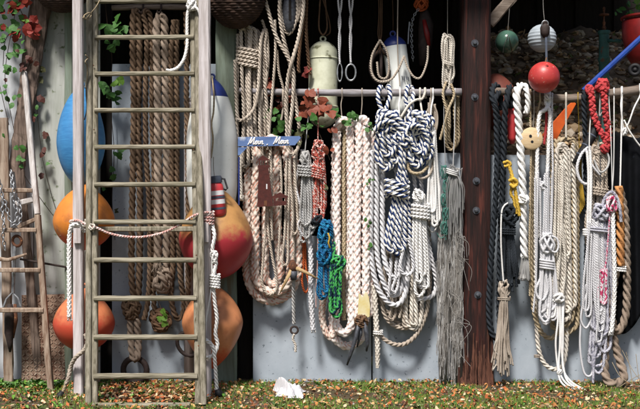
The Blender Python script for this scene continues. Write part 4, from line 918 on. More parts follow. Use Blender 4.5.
rope(t, 'white_cord', [(339, 240, -.13), (339, 250, -.14), (338, 258, -.17)], 1.0, M['r_white'], 'fine')

# white pink flecked coil with yellow sleeve
t = thing('rope_coil', 'thick white pink flecked rope coil with yellow sleeve', 'rope', W(350, 345, 0))
coil(t, 'rope', [(337, 336, 352, 350, 120, 333, -.05), (336, 333, 363, 364, 124, 346, .06), (358, 357.5, 365, 366, 119, 322, -.05), (350, 349, 371, 371, 126, 318, .02)], 4.3, M['r_pinkwhite'], 'braid', jit=.5)
rope(t, 'tan_turn', [(345, 130, .01), (343.5, 170, -.01), (344, 230, -.01), (343, 290, -.01), (344, 320, .0)], 2.4, M['r_tan'], 'braid')
rope(t, 'low_loop', [(326, 285, .05), (322, 312, .05), (325, 330, .05), (331, 337, .05), (336, 326, .05), (335, 290, .06)], 3.6, M['r_pink'], 'braid')
oy = lambda x, y: (W(x, y, -.1).x, W(x, y, -.1).z)
solid('yellow_tag', M['yellow_tape'], t, lambda m: m.prism([oy(*p) for p in ((357.5, 317), (363, 319), (369.5, 316.5), (370, 305), (368.5, 296), (366, 291.5), (362.5, 297), (359, 293), (358.3, 304))], -.104, -.098))
tangle(t, 'rusty_shackle', 361.5, 321, 13, 11, 10, 4, 1.8, M['r_brown'], -.10, 401)
for (pts, rr_) in (([(359, 322, -.11), (356.5, 335, -.115), (352, 350, -.11), (347, 365, -.10)], (1.9, 2.3, 1.9, .9)), ([(364, 322, -.11), (366.5, 333, -.115), (367.5, 343, -.11), (366.5, 351, -.10)], (1.9, 2.3, 1.9, 1.0)), ([(361, 323, -.09), (360.5, 334, -.09), (357, 347, -.09)], (1.7, 1.9, .9))):
    solid('metal_strap', M['bolt'], t, lambda m: m.tube([W(*p) for p in pts], [S(x) for x in rr_], 10), smooth=True)
rope(t, 'hanging_cord', [*over(342), (341, 105, -.02), (342, 118, -.04)], .7, M['r_warmgrey'], 'fine')
rope(t, 'hanging_cord', [*over(362), (362, 105, -.02), (361, 116, -.04)], .7, M['r_warmgrey'], 'fine')

# navy and white knot
t = thing('rope_hank', 'navy and white striped rope tied in a big double bow', 'rope', W(398, 252, -.12))
NK = dict(lobes=4)
def bow(cx, cy, rx, ry, n, Y, tilt, r=3.3):
    pts = []
    for i in range(n*10):
        a = 2*PI*i/10; k = 1-0.62*(i/(n*10)); x = math.cos(a)*rx*k; y = math.sin(a)*ry*k
        pts.append((cx+x*math.cos(tilt)-y*math.sin(tilt)+rng.uniform(-.5, .5), cy+x*math.sin(tilt)+y*math.cos(tilt)+rng.uniform(-.5, .5), Y-0.05*(i/(n*10))+.012*math.sin(a*2+n)))
    return pts
NK = dict(lobes=4, pitch=S(2.6)*2*2.3)
for (cx, xs, yb, sd) in ((388, (376, 401), 170, 211), (418.5, (406, 433), 167, 212)):
    tangle(t, 'bow_top', cx, 124, 30, 27, 20, 6, 2.6, M['r_navy'], -.10, sd, **NK)
    x0, x1 = xs; w_ = x1-x0
    coil(t, 'bow_loops', [(x0+3, x0, x0+w_*.40, cx-4, 122, yb-6, -.12), (x0+6, x0+w_*.16, x0+w_*.62, cx, 120, yb, -.145), (cx-3, x0+w_*.36, x0+w_*.82, cx+6, 122, yb-3, -.125), (cx, x0+w_*.55, x1, x1-4, 119, yb-8, -.14), (x0+4, x0+w_*.26, x0+w_*.74, x1-5, 126, yb-14, -.16), (x0+2, x0+w_*.05, x1-2, x1-3, 128, yb-22, -.10)], 2.6, M['r_navy'], jit=1.6, **NK)
tangle(t, 'centre_knot', 403.5, 135, 15, 24, 14, 4, 2.7, M['r_navy'], -.15, 213, **NK)
for pts in ([(374, 131, -.17), (382, 123, -.19), (392, 122, -.19), (401, 130, -.18), (408, 140, -.18)], [(376, 123, -.15), (386, 115, -.17), (397, 118, -.18), (405, 127, -.18)], [(402, 142, -.17), (407, 130, -.19), (416, 125, -.20), (424, 131, -.19), (428, 144, -.18), (424, 156, -.17)], [(400, 140, -.15), (401, 155, -.17), (400, 176, -.15)], [(404, 140, -.14), (404, 158, -.16), (403, 178, -.14)]):
    rope(t, 'knot_turn', pts, 2.6, M['r_navy'], **NK)
rope(t, 'hanging_loop', [(386, 118, -.08), (381, 108, -.05), (378, 98, -.04), (379, 89, .0), (381, 87, .06), (384, 92, .09), (383, 100, .05)], 2.5, M['r_navy'], **NK)
rope(t, 'hanging_loop', [(384, 116, -.08), (387, 106, -.05), (390, 97, -.04), (389, 88, .0), (388, 87, .06), (386, 96, .08)], 2.5, M['r_navy'], **NK)
rope(t, 'hanging_loop', [(410, 112, -.07), (406, 102, -.04), (406.5, 92, -.03), (408, 87, .03), (412, 88, .06), (413, 96, -.01), (411, 106, -.05), (408, 113, -.08)], 2.5, M['r_navy'], **NK)
coil(t, 'tail_hank', [(399, 386, 391, 400, 172, 247, -.13), (401, 389, 395.5, 402, 170, 252, -.15), (402, 394, 400.5, 403, 172, 254, -.135), (404, 399, 405, 405, 172, 250, -.15), (404, 404, 410, 406, 176, 244, -.12)], 2.55, M['r_navy'], jit=.6, **NK)
wrap(t, 'wrapping', 397, 189, 22, 15, 3.5, 2.5, M['r_navy'], -.14, 2.2)

# grey white coil below the bow
t = thing('rope_coil', 'large pale grey rope coil hanging below the navy bow', 'rope', W(402, 345, -.04))
G = M['r_palegrey']
rope(t, 'rope', [(372, 150, -.04), (371.5, 200, -.05), (371, 245, -.05), (373.5, 272, -.06), (380, 292, -.07), (391, 304, -.08), (400, 303, -.08), (406, 291, -.08), (408, 268, -.07), (407, 235, -.05), (405, 190, -.02), (400, 155, .02),
                 (388, 140, .02), (378, 150, -.02), (377, 200, -.04), (377, 248, -.05), (381, 274, -.06), (388, 291, -.06), (396, 295, -.06), (402, 286, -.06), (404, 262, -.05), (402, 225, -.03), (398, 180, .0), (391, 150, .02), (384, 158, 0), (382.5, 205, -.03), (383.5, 248, -.06),
                 (387, 268, -.09), (393, 277, -.1), (399, 275, -.1), (403, 262, -.09), (403, 245, -.07)], 2.9, G)
rope(t, 'rope', [(413, 170, -.02), (417, 205, -.03), (418, 240, -.05), (421, 262, -.06), (427, 272, -.06), (429, 262, -.06), (426, 235, -.05), (423, 200, -.03), (420, 170, .0)], 2.3, G)
rope(t, 'rope', [(424, 200, .01), (428, 240, .01), (433, 265, .0), (436.5, 283, .0), (433, 295, -.01), (424, 299, -.02), (415, 298, -.02)], 2.6, G)
rope(t, 'rope', [(416, 235, -.02), (414, 258, -.04), (416, 280, -.05), (422, 287, -.05), (427, 280, -.05), (426, 258, -.04), (424, 235, -.02)], 2.4, G)
rope(t, 'teardrop_loop', [(406.5, 238, -.15), (403, 252, -.15), (400.5, 265, -.15), (403, 273, -.15), (409, 274.5, -.15), (413.5, 268, -.15), (412, 254, -.15), (408.5, 238, -.15)], 1.9, G)
B_ = M['r_cream']
coil(t, 'low_turns', [(390, 384, 421, 411, 210, 328, .0), (395, 391, 416, 409, 212, 324, .03), (401, 398, 419, 413, 215, 319, .06), (405, 404, 411, 409, 230, 327, -.02), (398, 379, 413, 409, 208, 315, .05)], 2.5, M['r_warmgrey'], jit=1.4)
coil(t, 'low_turns', [(412, 412, 417, 416, 240, 325, -.04), (406, 406, 421, 420, 240, 329, -.02)], 2.4, B_, jit=1.0)
rope(t, 'long_bight', [(375, 240, .04), (374.5, 290, .02), (376, 325, .0), (381, 336, -.02), (392, 343.5, -.02), (404, 344, -.02), (416, 335, -.01), (425, 317, 0), (428.5, 298, .01), (430, 265, .03), (428, 220, .04)], 2.4, M['r_warmgrey'])
rope(t, 'spliced_end', [(374, 285, -.03), (375.5, 310, -.03), (376.5, 328, -.03), (377.5, 345, -.03), (377.5, 368, -.03)], 2.9, M['r_cream'], 'braid', taper=((0, .6, .9, 1), (1, 1, .85, .6)))
wrap(t, 'seizing', 378, 333, 8.5, 8, 2.5, 1.0, M['r_white'], -.03)
rope(t, 'hanging_cord', [*over(400), (399, 104, -.03), (399, 118, -.06), (397, 138, 0)], 1.1, M['r_white'], 'fine')
rope(t, 'hanging_cord', [*over(425)[:-1], (422, 99, -.03), (416, 100, -.05), (409, 105, -.08), (401, 117, -.1)], 1.3, M['r_cream'], 'plain')
rope(t, 'hanging_cord', [*over(420), (422, 112, -.05), (425, 130, -.03)], 1.1, M['r_cream'], 'plain')
t = thing('rope_hank', 'white cord hank bound three times under the navy bow', 'rope', W(420, 300, -.12))
coil(t, 'rope', [(415, 413, 417, 417, 193, 268, -.12), (417, 417, 422, 419, 191, 282, -.135), (418, 420, 426, 422, 192, 275, -.12), (420, 423, 428.5, 424, 194, 288, -.11), (416, 415, 424, 421, 196, 296, -.10)], 1.8, M['r_white'], 'twist', jit=.6)
wrap(t, 'wrapping', 420.5, 211, 17, 11, 4, 1.7, M['r_white'], -.12, .4)
tangle(t, 'top_knot', 418.5, 196, 12, 14, 9, 3, 1.6, M['r_white'], -.13, 71)
rope(t, 'hanging_loop', [(409, 163, -.11), (408, 168, -.12), (413, 173, -.13), (422, 172, -.13), (428, 166, -.11)], 1.7, M['r_tan'], 'plain')
rope(t, 'hanging_loop', [(415, 172, -.1), (420, 178, -.11), (428, 176, -.11), (432, 168, -.1), (431, 158, -.07)], 1.4, M['r_warmgrey'], 'plain')
t = thing('rope_hank', 'slack white cord hank between the bow and the net', 'rope', W(437, 229, -.08))
coil(t, 'rope', [(429, 429.5, 434, 431, 128, 220, -.08), (430, 432, 437, 432, 126, 226, -.09), (431, 433, 440, 434, 128, 222, -.08), (432, 431, 441.5, 435, 130, 216, -.07), (430, 428, 436, 434, 132, 212, -.1)], 1.3, M['r_white'], 'plain', jit=.7)
rope(t, 'loose_turn', [(428, 226, -.06), (432, 232, -.05), (437, 227, -.05), (440, 214, -.05)], .9, M['r_white'], 'fine')
rope(t, 'hanging_cord', [*over(433), (431, 110, -.06), (431, 128, -.08)], .9, M['r_white'], 'fine')
t = thing('rope_coil', 'grey coiled cord hanging from the rail behind the bow', 'rope', W(432, 140, .02))
for k in range(4): rope(t, 'turn', [(427+k, 112+k*2, .02+.01*k), (432, 104+k*2.5, .01*k), (437-k, 114, .01*k), (436.5-k*.6, 128, .01*k), (431.5, 138-k*2.5, .01*k), (427+k, 126, .02), (427+k, 113+k*2, .03+.01*k)], 1.2, M['r_warmgrey'], 'fine')
rope(t, 'hanging_cord', [*over(431), (432, 104, .0)], .8, M['r_warmgrey'], 'fine')

fray(t, 428, 434, 96, 150, 2, .9, M['r_warmgrey'], .0, 301)
# fishing net bundle
t = thing('fishing_net', 'tattered grey fishing net bundle hanging beside the timber post', 'net', W(450, 385, -.04))
q = random.Random(4); Ls = []
for i in range(300):
    x0 = q.gauss(452, 3.2); x1 = q.gauss(442, 2.6) if i % 5 < 2 else q.gauss(456, 3.0); y1 = q.uniform(300, 388)
    if x1 < 440: y1 = q.uniform(230, 380)
    L = []
    for k in range(9):
        u = k/8; y = 168+(y1-168)*u; f = min(1, u*2.2)
        L.append((x0*(1-f)+x1*f+q.gauss(0, 1.3), y, -.05+q.uniform(-.035, .04)+.02*f))
    Ls.append(L)
o = ropes_joined(t, 'net_strands', Ls[::2], .24, M['r_net'], 'fine'); o['kind'] = 'stuff'
o = ropes_joined(t, 'net_strands', Ls[1::2], .22, M['r_netwhite'], 'fine'); o['kind'] = 'stuff'
Ls = []
for i in range(70):
    x = q.uniform(436, 462); y = q.uniform(210, 365); w_ = q.uniform(1, 3.4); d = q.uniform(7, 18); Y = -.075+q.uniform(-.02, .03)
    Ls.append([(x, y, Y), (x+w_*.3, y+d, Y), (x+w_*.7, y+d, Y-.01), (x+w_, y+q.uniform(-3, 3), Y)])
o = ropes_joined(t, 'net_meshes', Ls+[[(q.uniform(440, 462), y_, -.1), (q.uniform(450, 466), y_+q.uniform(5, 20), -.11), (q.uniform(458, 472), y_+q.uniform(10, 35), -.1), (q.uniform(455, 474), y_+q.uniform(20, 50), -.09)] for y_ in [q.uniform(220, 330) for _ in range(16)]], .26, M['r_net'], 'fine'); o['kind'] = 'stuff'
solid('inner_bundle', new_mat('net_core', (0.26, 0.25, 0.235), (0.10, 0.09, 0.08), .95, 7, (9, 9, .5), .9), t, lambda m: (m.tube([W(453, 205, -.02), W(457, 260, -.02), W(457, 330, -.02), W(459, 386, -.02)], [S(3), S(6), S(5.5), S(4)], 14), m.tube([W(446, 215, .0), W(444, 270, .0), W(444, 340, .0), W(443, 386, .0)], [S(3), S(6.5), S(6), S(4)], 14)), smooth=True)
Ls = []
for i in range(60):
    x0 = q.gauss(452, 2); x1 = q.gauss(454, 4.5)
    Ls.append([(x0, 164+q.uniform(0, 6), -.1+q.uniform(-.02, .03)), (x1, 185, -.11+q.uniform(-.02, .03)), (x1+q.gauss(0, 1.5), q.uniform(196, 240), -.10+q.uniform(-.02, .03))])
o = ropes_joined(t, 'white_twine', Ls, .55, M['r_netwhite'], 'fine'); o['kind'] = 'stuff'
wrap(t, 'wrapping', 452, 172, 11, 10, 3, .9, M['r_netwhite'], -.1, 1.5)
rope(t, 'hanging_cord', [*over(455), (454.5, 130, -.06), (453, 168, -.1)], .7, M['r_netwhite'], 'fine')
rope(t, 'hanging_cord', [*over(444), (444, 130, -.06), (446, 175, -.08)], .6, M['r_netwhite'], 'fine')
t = thing('teal_twine', 'tangled teal twine hanging on the grey fishing net', 'twine', W(444, 240, -.1))
for k in range(5): tangle(t, 'tangle', 444+(k % 2)*2, 172+k*14, 8, 14, 7, 5, .55, M['r_teal'], -.1, 80+k, 'fine')
rope(t, 'loose_end', [(437, 233, -.1), (441, 238, -.1), (447, 233, -.1), (445, 222, -.1)], .6, M['r_teal'], 'fine')
for (pts) in ([(441, 165, -.1), (445, 190, -.11), (443, 215, -.1), (446, 240, -.1)], [(448, 168, -.1), (446, 200, -.11), (447, 235, -.1)]):
    rope(t, 'strand', pts, .6, M['r_teal'], 'fine')

for (nm, lab, args) in (('slack_line', 'slack beige line hanging over the pink flecked coil', (262, 292, 150, 272, 4, 1.5, M['r_beige'], -.09, 311)),
                        ('slack_line', 'slack grey line hanging across the pale grey coil', (384, 404, 250, 300, 2, 1.7, M['r_palegrey'], -.10, 312)),
                        ('slack_line', 'slack warm grey line hanging low in the pale grey coil', (388, 412, 270, 326, 3, 1.6, M['r_warmgrey'], -.04, 313)),
                        ('slack_line', 'slack white line hanging over the silver grey hank', (534, 556, 170, 318, 6, 1.2, M['r_palegrey'], -.11, 314)),
                        ('slack_line', 'slack cream line hanging over the tan and cream coil', (554, 576, 160, 300, 5, 1.4, M['r_cream'], -.10, 315)),
                        ('slack_line', 'slack grey line hanging over the lilac grey bundle', (588, 606, 215, 352, 7, 1.25, M['r_palegrey'], -.165, 316))):
    tt = thing(nm, lab, 'rope', W((args[0]+args[1])/2, args[3], args[7])); fray(tt, *args)
# ------------------------------------------------------------------ things in the dark above the rail
t = cyl_fender(323, 41, 128, 14.5, 'dirty cream ribbed fender hanging in the dark bay', .22, body=M['cream'], cap=M['cream'], capf=.10, round_=.13)
for k in (14, 62): solid('rib', M['cream'], t, lambda m: m.torus(W(323, 45+k, .22), S(14.4, .22), S(.9), (0, 0, 1), 30, 8), smooth=True)
rope(t, 'hanging_loop', [(321, -12, .22), (319.5, 10, .22), (319, 28, .20), (323, 35, .18), (327, 28, .20), (326, 10, .22), (324, -12, .22)], .9, M['r_brown'], 'fine')
rope(t, 'hanging_loop', [(323, 0, .2), (329, 20, .2), (330, 32, .2), (326, 36, .2)], .8, M['r_brown'], 'fine')
t = cyl_fender(404, 36, 118, 12.0, 'white fender with navy blue top hanging in the dark bay', .26, tilt=-11, capf=.13, round_=.12)
rope(t, 'hanging_cord', [(392, -12, .26), (393, 15, .26), (393, 34, .26)], .6, M['r_brown'], 'fine')
solid('dark_band', M['slate_plastic'], t, lambda m: [m.beam(W(402+i*2.0, 76+i*.3, .152), W(403+i*2.0, 80+(i % 2)*1.5, .152), S(.8), .004, seg=1) for i in range(4)])
for k, (x, lab) in enumerate(((339.5, 'twisted white sling with narrow metal eye, beside the cream fender'), (350.5, 'twisted white sling with wide open metal eye'))):
    t = thing('wire_sling', lab, 'sling', W(x, 82, .05))
    rope(t, 'wire', [(x-2.2, -12, .05), (x-1, 6, .05), (x+1, 22, .05), (x-.6, 38, .05), (x, 56, .05), (x+.5, 63, .05)], 1.1, M['r_palegrey'], 'twist')
    rope(t, 'wire', [(x+2.6, -12, .05), (x+1.8, 6, .06), (x-.8, 22, .06), (x+.8, 38, .06), (x, 56, .06), (x+.3, 63, .05)], 1.1, M['r_palegrey'], 'twist')
    wd = 2.4 if k == 0 else 5
    solid('metal_eye', M['steel'], t, lambda m: m.torus(W(x+.3, 72.5, .05), S(wd), S(1.0), (0, 1, 0), 20, 8, sz=(9 if k == 0 else 8.2)/wd, e1=(1, 0, 0)), smooth=True)
t = thing('lifting_shackle', 'dark iron oval shackle hung from brown cords in the dark bay', 'shackle', W(380, 84, .2))
solid('oval', M['dark_iron'], t, lambda m: (m.torus(W(381, 67, .2), S(10.5), S(2.4), (0, 1, 0), 24, 8, sz=1.5, e1=(1, 0, 0)), m.beam(W(381, 52, .2), W(381, 82, .2), S(3), .03, seg=2)), smooth=True)
for k in range(3): rope(t, 'cord', [(378+k*2, -12, .2), (379+k*1.5, 12, .2), (378+k*1.8, 34, .2), (380, 45, .19), (376+k*4, 54, .18)], .7, M['r_brown'], 'fine')
t = thing('rope_loop', 'beige slack rope loops hanging in front of the white fender', 'rope', W(400, 86, .1))
rope(t, 'rope', [(380, 40, .12), (372, 56, .1), (371.5, 72, .08), (378, 81, .06), (390, 80, .06), (398, 70, .06), (404, 56, .1)], 1.3, M['r_warmgrey'], 'twist')
rope(t, 'rope', [(380, 40, .12), (387, 52, .1), (389, 68, .1), (386, 78, .08), (379, 76, .08), (377, 62, .1)], 1.2, M['r_warmgrey'], 'twist')
rope(t, 'rope', [(404, 56, .1), (408, 68, .08), (414, 77, .06), (421, 77, .06), (427, 62, .1), (428, 46, .12)], 1.2, M['r_warmgrey'], 'twist')
rope(t, 'rope', [(398, -10, .12), (397.5, 30, .1), (398, 60, .08), (400, 86, .05)], .8, M['r_warmgrey'], 'fine')
t = thing('rusty_hook_block', 'rusty hook block with orange frayed top and small chain', 'hook', W(424, 62, .35))
tangle(t, 'frayed_top', 421, 4, 15, 14, 14, 9, .9, M['r_orangered'], .33, 90, 'fine')
solid('body', M['dark_iron'], t, lambda m: m.tube([W(424, 10, .36), W(426, 25, .36), W(425, 45, .36), W(423, 66, .36)], [S(4), S(8), S(7.5), S(4)], 14), smooth=True)
solid('cheek', M['red_dark'], t, lambda m: m.tube([W(424, 20, .29), W(427, 34, .28), W(429, 46, .29)], [S(2), S(3), S(1.5)], 10), smooth=True)
sm = link_mesh_data('small_link', S(1.7), S(.4), M['steel']); chain(t, [(418, 10, .3), (414, 16, .3), (412, 24, .3), (411.5, 36, .3), (412, 48, .3), (413, 60, .3)], sm, S(2.8))
solid('pin', M['steel'], t, lambda m: m.tube([W(409.5, 22, .3), W(408.5, 33, .3), W(408, 44, .3)], S(.8), 8))
t = thing('rope_hank', 'beige thin cord hank hung by a thread beside the timber post', 'rope', W(448, 84, .03))
coil(t, 'rope', [(443, 444, 449, 446, 34, 82, .04), (442, 445, 451, 450, 36, 88, .03), (444, 446, 453, 454, 35, 84, .05), (445, 443, 450, 452, 37, 90, .02), (447, 447, 454, 451, 38, 80, .03)], 1.2, M['r_cream'], 'twist', jit=1.0)
wrap(t, 'wrapping', 448.5, 63, 9, 8, 2, .9, M['r_cream'], .03, 1)
rope(t, 'hanging_cord', [(447.5, -12, .05), (447.5, 15, .05), (447.5, 36, .04)], .5, M['r_cream'], 'fine')
for (pts) in ([(446, 82, .0), (443, 94, -.03), (447, 112, -.04), (450, 128, -.03)], [(451, 84, 0), (454, 95, -.03), (449, 108, -.05), (445, 122, -.04), (440, 140, -.03)]):
    rope(t, 'tail', pts, 1.5, M['r_tan'])
t = thing('rope_coil', 'tan rope coil hanging in shade behind the net cords', 'rope', W(452, 152, .07))
coil(t, 'rope', [(446, 446, 456, 455, 92, 150, .07), (449, 449, 459, 458, 90, 146, .09)], 1.9, M['r_tan'], jit=.6)

# ------------------------------------------------------------------ right bay: floats, tools
def cord(parent, pts, r, mat, name='hanging_cord'): return rope(parent, name, pts, r, M[mat], 'fine')
t = thing('glass_float', 'round green glass fishing float hanging beside the timber post', 'float', W(507, 54, .45))
solid('globe', M['glass_float'], t, lambda m: m.lathe(W(507, 42, .45), [(S(11.6, .45)*math.sin(a), S(11.6, .45)*math.cos(a)) for a in [0.05+i*(PI-.1)/24 for i in range(25)]], 36), smooth=True)
rope(t, 'netting_cord', [(503, 53, .365), (504, 46, .34), (507, 38, .34), (508.5, 31.5, .40), (508, 29, .45), (511, -10, .45)], .55, M['r_net'], 'fine')
rope(t, 'netting_cord', [(511, 63, .45), (512, 52, .40), (510, 42, .335), (508.5, 33, .39), (508, 29, .45)], .5, M['r_brown'], 'fine')
t = thing('ridged_float', 'pale blue ridged round float with dark eye hanging above the red ball', 'float', W(542, 52, .25))
solid('globe', M['pale_blue'], t, lambda m: m.lathe(W(542, 38.5, .25), [(S(14, .25)*math.sin(a)*(1+.035*(i % 2)), S(14, .25)*math.cos(a)) for i, a in enumerate([0.06+i*(PI-.12)/24 for i in range(25)])], 36), smooth=True, auto=12)
solid('eye_plate', M['dark_iron'], t, lambda m: m.tube([W(545, 22, .12), W(545, 28, .10), W(545, 34, .095), W(545, 38, .1)], [S(2.5), S(5), S(4.6), S(2)], 14), smooth=True)
solid('shackle', M['steel'], t, lambda m: m.torus(W(545, 24, .08), S(3.2), S(.7), (0, 1, .2), 16, 8), smooth=True)
solid('strap', M['slate_plastic'], t, lambda m: m.beam(W(546, 36, .085), W(546.5, 62, .06), S(2.2), .01, seg=3))
cord(t, [(543, -10, .2), (543.3, 8, .17), (544.5, 21, .1)], .5, 'r_net')
t = thing('ball_buoy', 'glossy red ball buoy sitting against the driftwood rail', 'buoy', W(544, 93, -.14))
solid('ball', M['red_ball'], t, lambda m: m.lathe(W(544, 77.5, -.14), [(S(15.4)*math.sin(a), S(15.4)*math.cos(a)) for a in [0.05+i*(PI-.1)/26 for i in range(27)]], 40), smooth=True)
solid('valve', M['red_dark'], t, lambda m: m.lathe(W(547, 66.5, -.235), [(S(1.6), 0), (S(1.4), S(.8)), (0, S(.9))], 12, axis=(0.15, -1, .75)), smooth=True)
cord(t, [(546.5, 58, .0), (545.5, 62, -.1), (545, 63, -.13)], .9, 'r_brown')
buoy('mooring_buoy', 496, 101, 22, 27, 30, M['brown_buoy'], 'dull brown red buoy behind the left end of the driftwood rail', .42, eye=False, pt=.3)
tag(solid('boat_hook_pole', M['blue_pole'], None, lambda m: m.beam(W(583.5, 91, .13), W(672, 9.5, .13), S(5.6), .055, seg=4, cham=.3)), 'blue painted pole slanting behind the red rope', 'pole')
tag(solid('rudder_blade', M['orange_board'], None, lambda m: m.prism([(W(x, y, .30).x, W(x, y, .30).z) for x, y in ((573, 101), (566, 107), (548, 128), (541, 136), (556, 141), (561, 131), (576, 104))], .29, .31), bevel=.004), 'bright orange wedge shaped board behind the rail', 'board')
t = thing('standpipe', 'teal painted old standpipe with finial standing on the bank', 'pump', W(604, 120, 1.15))
c = W(604, 118, 1.15); Z = lambda y: W(604, y, 1.15).z-c.z; s1 = S(1, 1.15)
solid('column', M['teal_paint'], t, lambda m: m.lathe(c, [(5.2*s1, -.25), (5.2*s1, 0), (5.2*s1, Z(62)), (6.0*s1, Z(61)), (6.0*s1, Z(58)), (5.0*s1, Z(57)), (5.0*s1, Z(35)), (5.6*s1, Z(34.5)), (6.2*s1, Z(33)), (6.2*s1, Z(31)), (0, Z(30.5))], 24), smooth=True, auto=40)
solid('finial', M['rust'], t, lambda m: m.lathe(c, [(1.5*s1, Z(30.4)), (2.2*s1, Z(28)), (1.2*s1, Z(25.5)), (1.6*s1, Z(23)), (.8*s1, Z(21)), (.8*s1, Z(16)), (5*s1, Z(15.5)), (5*s1, Z(14.2)), (.8*s1, Z(13.8)), (1.3*s1, Z(8)), (0, Z(6.5))], 16), smooth=True, auto=40)
solid('spout', M['teal_paint'], t, lambda m: m.tube([W(608, 41, 1.12), W(615, 40.5, 1.08), W(621, 41.5, 1.05)], 1.8*s1, 10), smooth=True)
t = thing('red_barrel', 'red plastic barrel with rim hanging at the open end', 'barrel', W(645, 64, .75))
solid('body', M['red_dark'], t, lambda m: m.lathe(W(650, 63, .75), [(0, 0), (S(20), 0), (S(25), S(8)), (S(29.5), S(30)), (S(29.5), S(44)), (S(27), S(47)), (0, S(48))], 36), smooth=True, auto=40)
solid('rim', M['red_dark'], t, lambda m: m.torus(W(650, 18, .75), S(29.5), S(1.8), (0, 0, 1), 36, 8), smooth=True)
cord(t, [(648, 15, .75), (648, -30, .75)], 1.0, 'r_brown')
tag(solid('small_wheel', M['black_rubber'], None, lambda m: (m.torus(W(635, 70, .62), S(5), S(2.4), (0.3, 1, 0), 20, 10), m.lathe(W(635, 70, .62), [(0, -.02), (S(2.6), -.015), (S(2.6), .015), (0, .02)], 14, axis=(.3, 1, 0))), smooth=True), 'small black wheel below the red barrel', 'wheel')
t = thing('wooden_toggle', 'round tan wooden disc with two holes beside the white rope', 'disc', W(530, 150, .06))
c = W(531, 139, -.07)
solid('disc', M['toggle_wood'], t, lambda m: m.lathe((c.x, -.05, c.z), [(0, 0), (S(10), 0), (S(11.2), .008), (S(11.2), .035), (S(10), .043), (0, .043)], 32, axis=(0.12, -1, .1)), smooth=True, auto=40)
for (x, y) in ((529, 136.2), (530.6, 142)):
    solid('hole', M['black_rubber'], t, lambda m: m.lathe((W(x, y, -.03).x, -.0935, W(x, y, -.08).z), [(0, 0), (S(1.5), 0), (S(1.5), .002), (0, .002)], 14, axis=(.12, -1, .1)))
cord(t, [(533, 130, .02), (534, 115, .0), *over(534, 1)], .7, 'r_cream')
tag(solid('red_float', M['red_plastic'], None, lambda m: m.tube([W(512, 104, .1), W(512, 112, .1), W(512, 138, .1), W(512.5, 144, .1)], [S(2), S(4.6), S(4.6), S(2)], 16), smooth=True), 'narrow red float behind the thick white rope', 'float')
tag(solid('yellow_block', M['yellow'], None, lambda m: m.beam(W(571, 149, .11), W(584, 149, .11), S(8), .05, seg=2, cham=.15)), 'dull yellow block behind the black handle', 'block')
t = thing('black_tiller', 'black rubber ribbed tiller grip hanging below the driftwood rail', 'tiller', W(575, 163, -.05))
HP = [W(600, 116, -.02), W(597, 126, -.03), W(592, 136, -.04), W(586, 146, -.05), (W(580, 155, -.05)), W(574.5, 164, -.05)]
solid('grip', M['black_rubber'], t, lambda m: m.tube(HP, [S(2), S(4.4), S(4.8), S(4.4), S(3.6), S(3.0)], 16), smooth=True)
for k, (p, r_) in enumerate(((HP[3], 4.9), (HP[4], 4.3), (HP[2], 5.2))):
    d = (HP[4]-HP[2]).normalized(); solid('collar', M['slate_plastic'], t, lambda m: m.torus(p, S(r_-.9), S(1.0), d, 20, 8), smooth=True)
cord(t, [(598, 117, -.02), (594, 108, -.04), *over(590, 1)], .8, 'r_white')
cord(t, [(599, 118, -.03), (604, 108, -.05), *over(606, 1)], .7, 'r_white')

# ------------------------------------------------------------------ right bay: ropes
t = thing('black_rope', 'thick black rope looped over the rail next to the timber post', 'rope', W(496, 343, -.04))
rope(t, 'rope', [(501, 180, .0), (500, 130, -.02), (495.5, 108, -.05), (492, 97, -.05), (492.5, 88, -.0), (496, 85, .05), (500, 92, .08), (501, 110, .06)], 3.1, M['r_black'])
rope(t, 'rope', [(499, 92, .0), (495, 100, -.05), (496.5, 120, -.05), (497, 160, -.05), (495.5, 200, -.05), (492.5, 240, -.05), (490, 280, -.05), (489, 310, -.05), (491, 330, -.05), (496, 338, -.05), (500, 334, -.02), (499, 300, .0), (500, 250, 0), (502, 200, -.02), (504, 150, -.03), (505, 115, -.05), (507, 98, -.05), (509, 87, 0), (512, 92, .06), (510, 108, .04)], 3.3, M['r_black'])
t = thing('black_cord_hank', 'thick black cord hank bound at the middle under the yellow strap', 'rope', W(508, 290, -.07))
q = random.Random(9); Ls = []
for i in range(26):
    a = q.uniform(-1, 1); Ls.append([(507+a*5, 222, -.08+q.uniform(-.03, .03)), (508+a*6, 236, -.08+q.uniform(-.03, .03)), (509+a*9, 262, -.08+q.uniform(-.03, .03)), (510+a*11, q.uniform(272, 292), -.07+q.uniform(-.03, .03))])
ropes_joined(t, 'strands', Ls, 1.5, M['r_black'], 'plain')
tangle(t, 'top_loops', 508, 214, 22, 22, 16, 6, 2.1, M['r_black'], -.08, 101, 'plain')
wrap(t, 'wrapping', 507.5, 231, 15, 13, 3, 1.1, M['r_black'], -.08)
rope(t, 'white_cord', [(508, 203, -.13), (504, 206, -.14), (501.5, 214, -.14), (501, 240, -.14), (502, 262, -.13), (503.5, 282, -.12)], .9, M['r_white'], 'fine')
t = thing('yellow_strap', 'yellow knotted strap tied to the black rope', 'strap', W(514, 216, -.1))
for (pts, r_) in (([(503, 163, -.1), (508, 161.5, -.11), (510.5, 165, -.11), (504, 166.5, -.1)], 1.5), ([(508, 163, -.1), (511, 172, -.11), (513, 180, -.12), (515, 190, -.12), (517, 202, -.12), (519.5, 216, -.11)], 1.9),
                  ([(511, 176, -.1), (512, 184, -.11), (511, 194, -.1), (514, 200, -.1), (516, 214, -.1)], 1.7), ([(509, 181, -.12), (514, 179, -.14), (517, 183, -.13), (514, 187, -.14), (510, 184, -.13)], 1.8)):
    rope(t, 'strand', pts, r_, M['r_yellow'], 'plain')
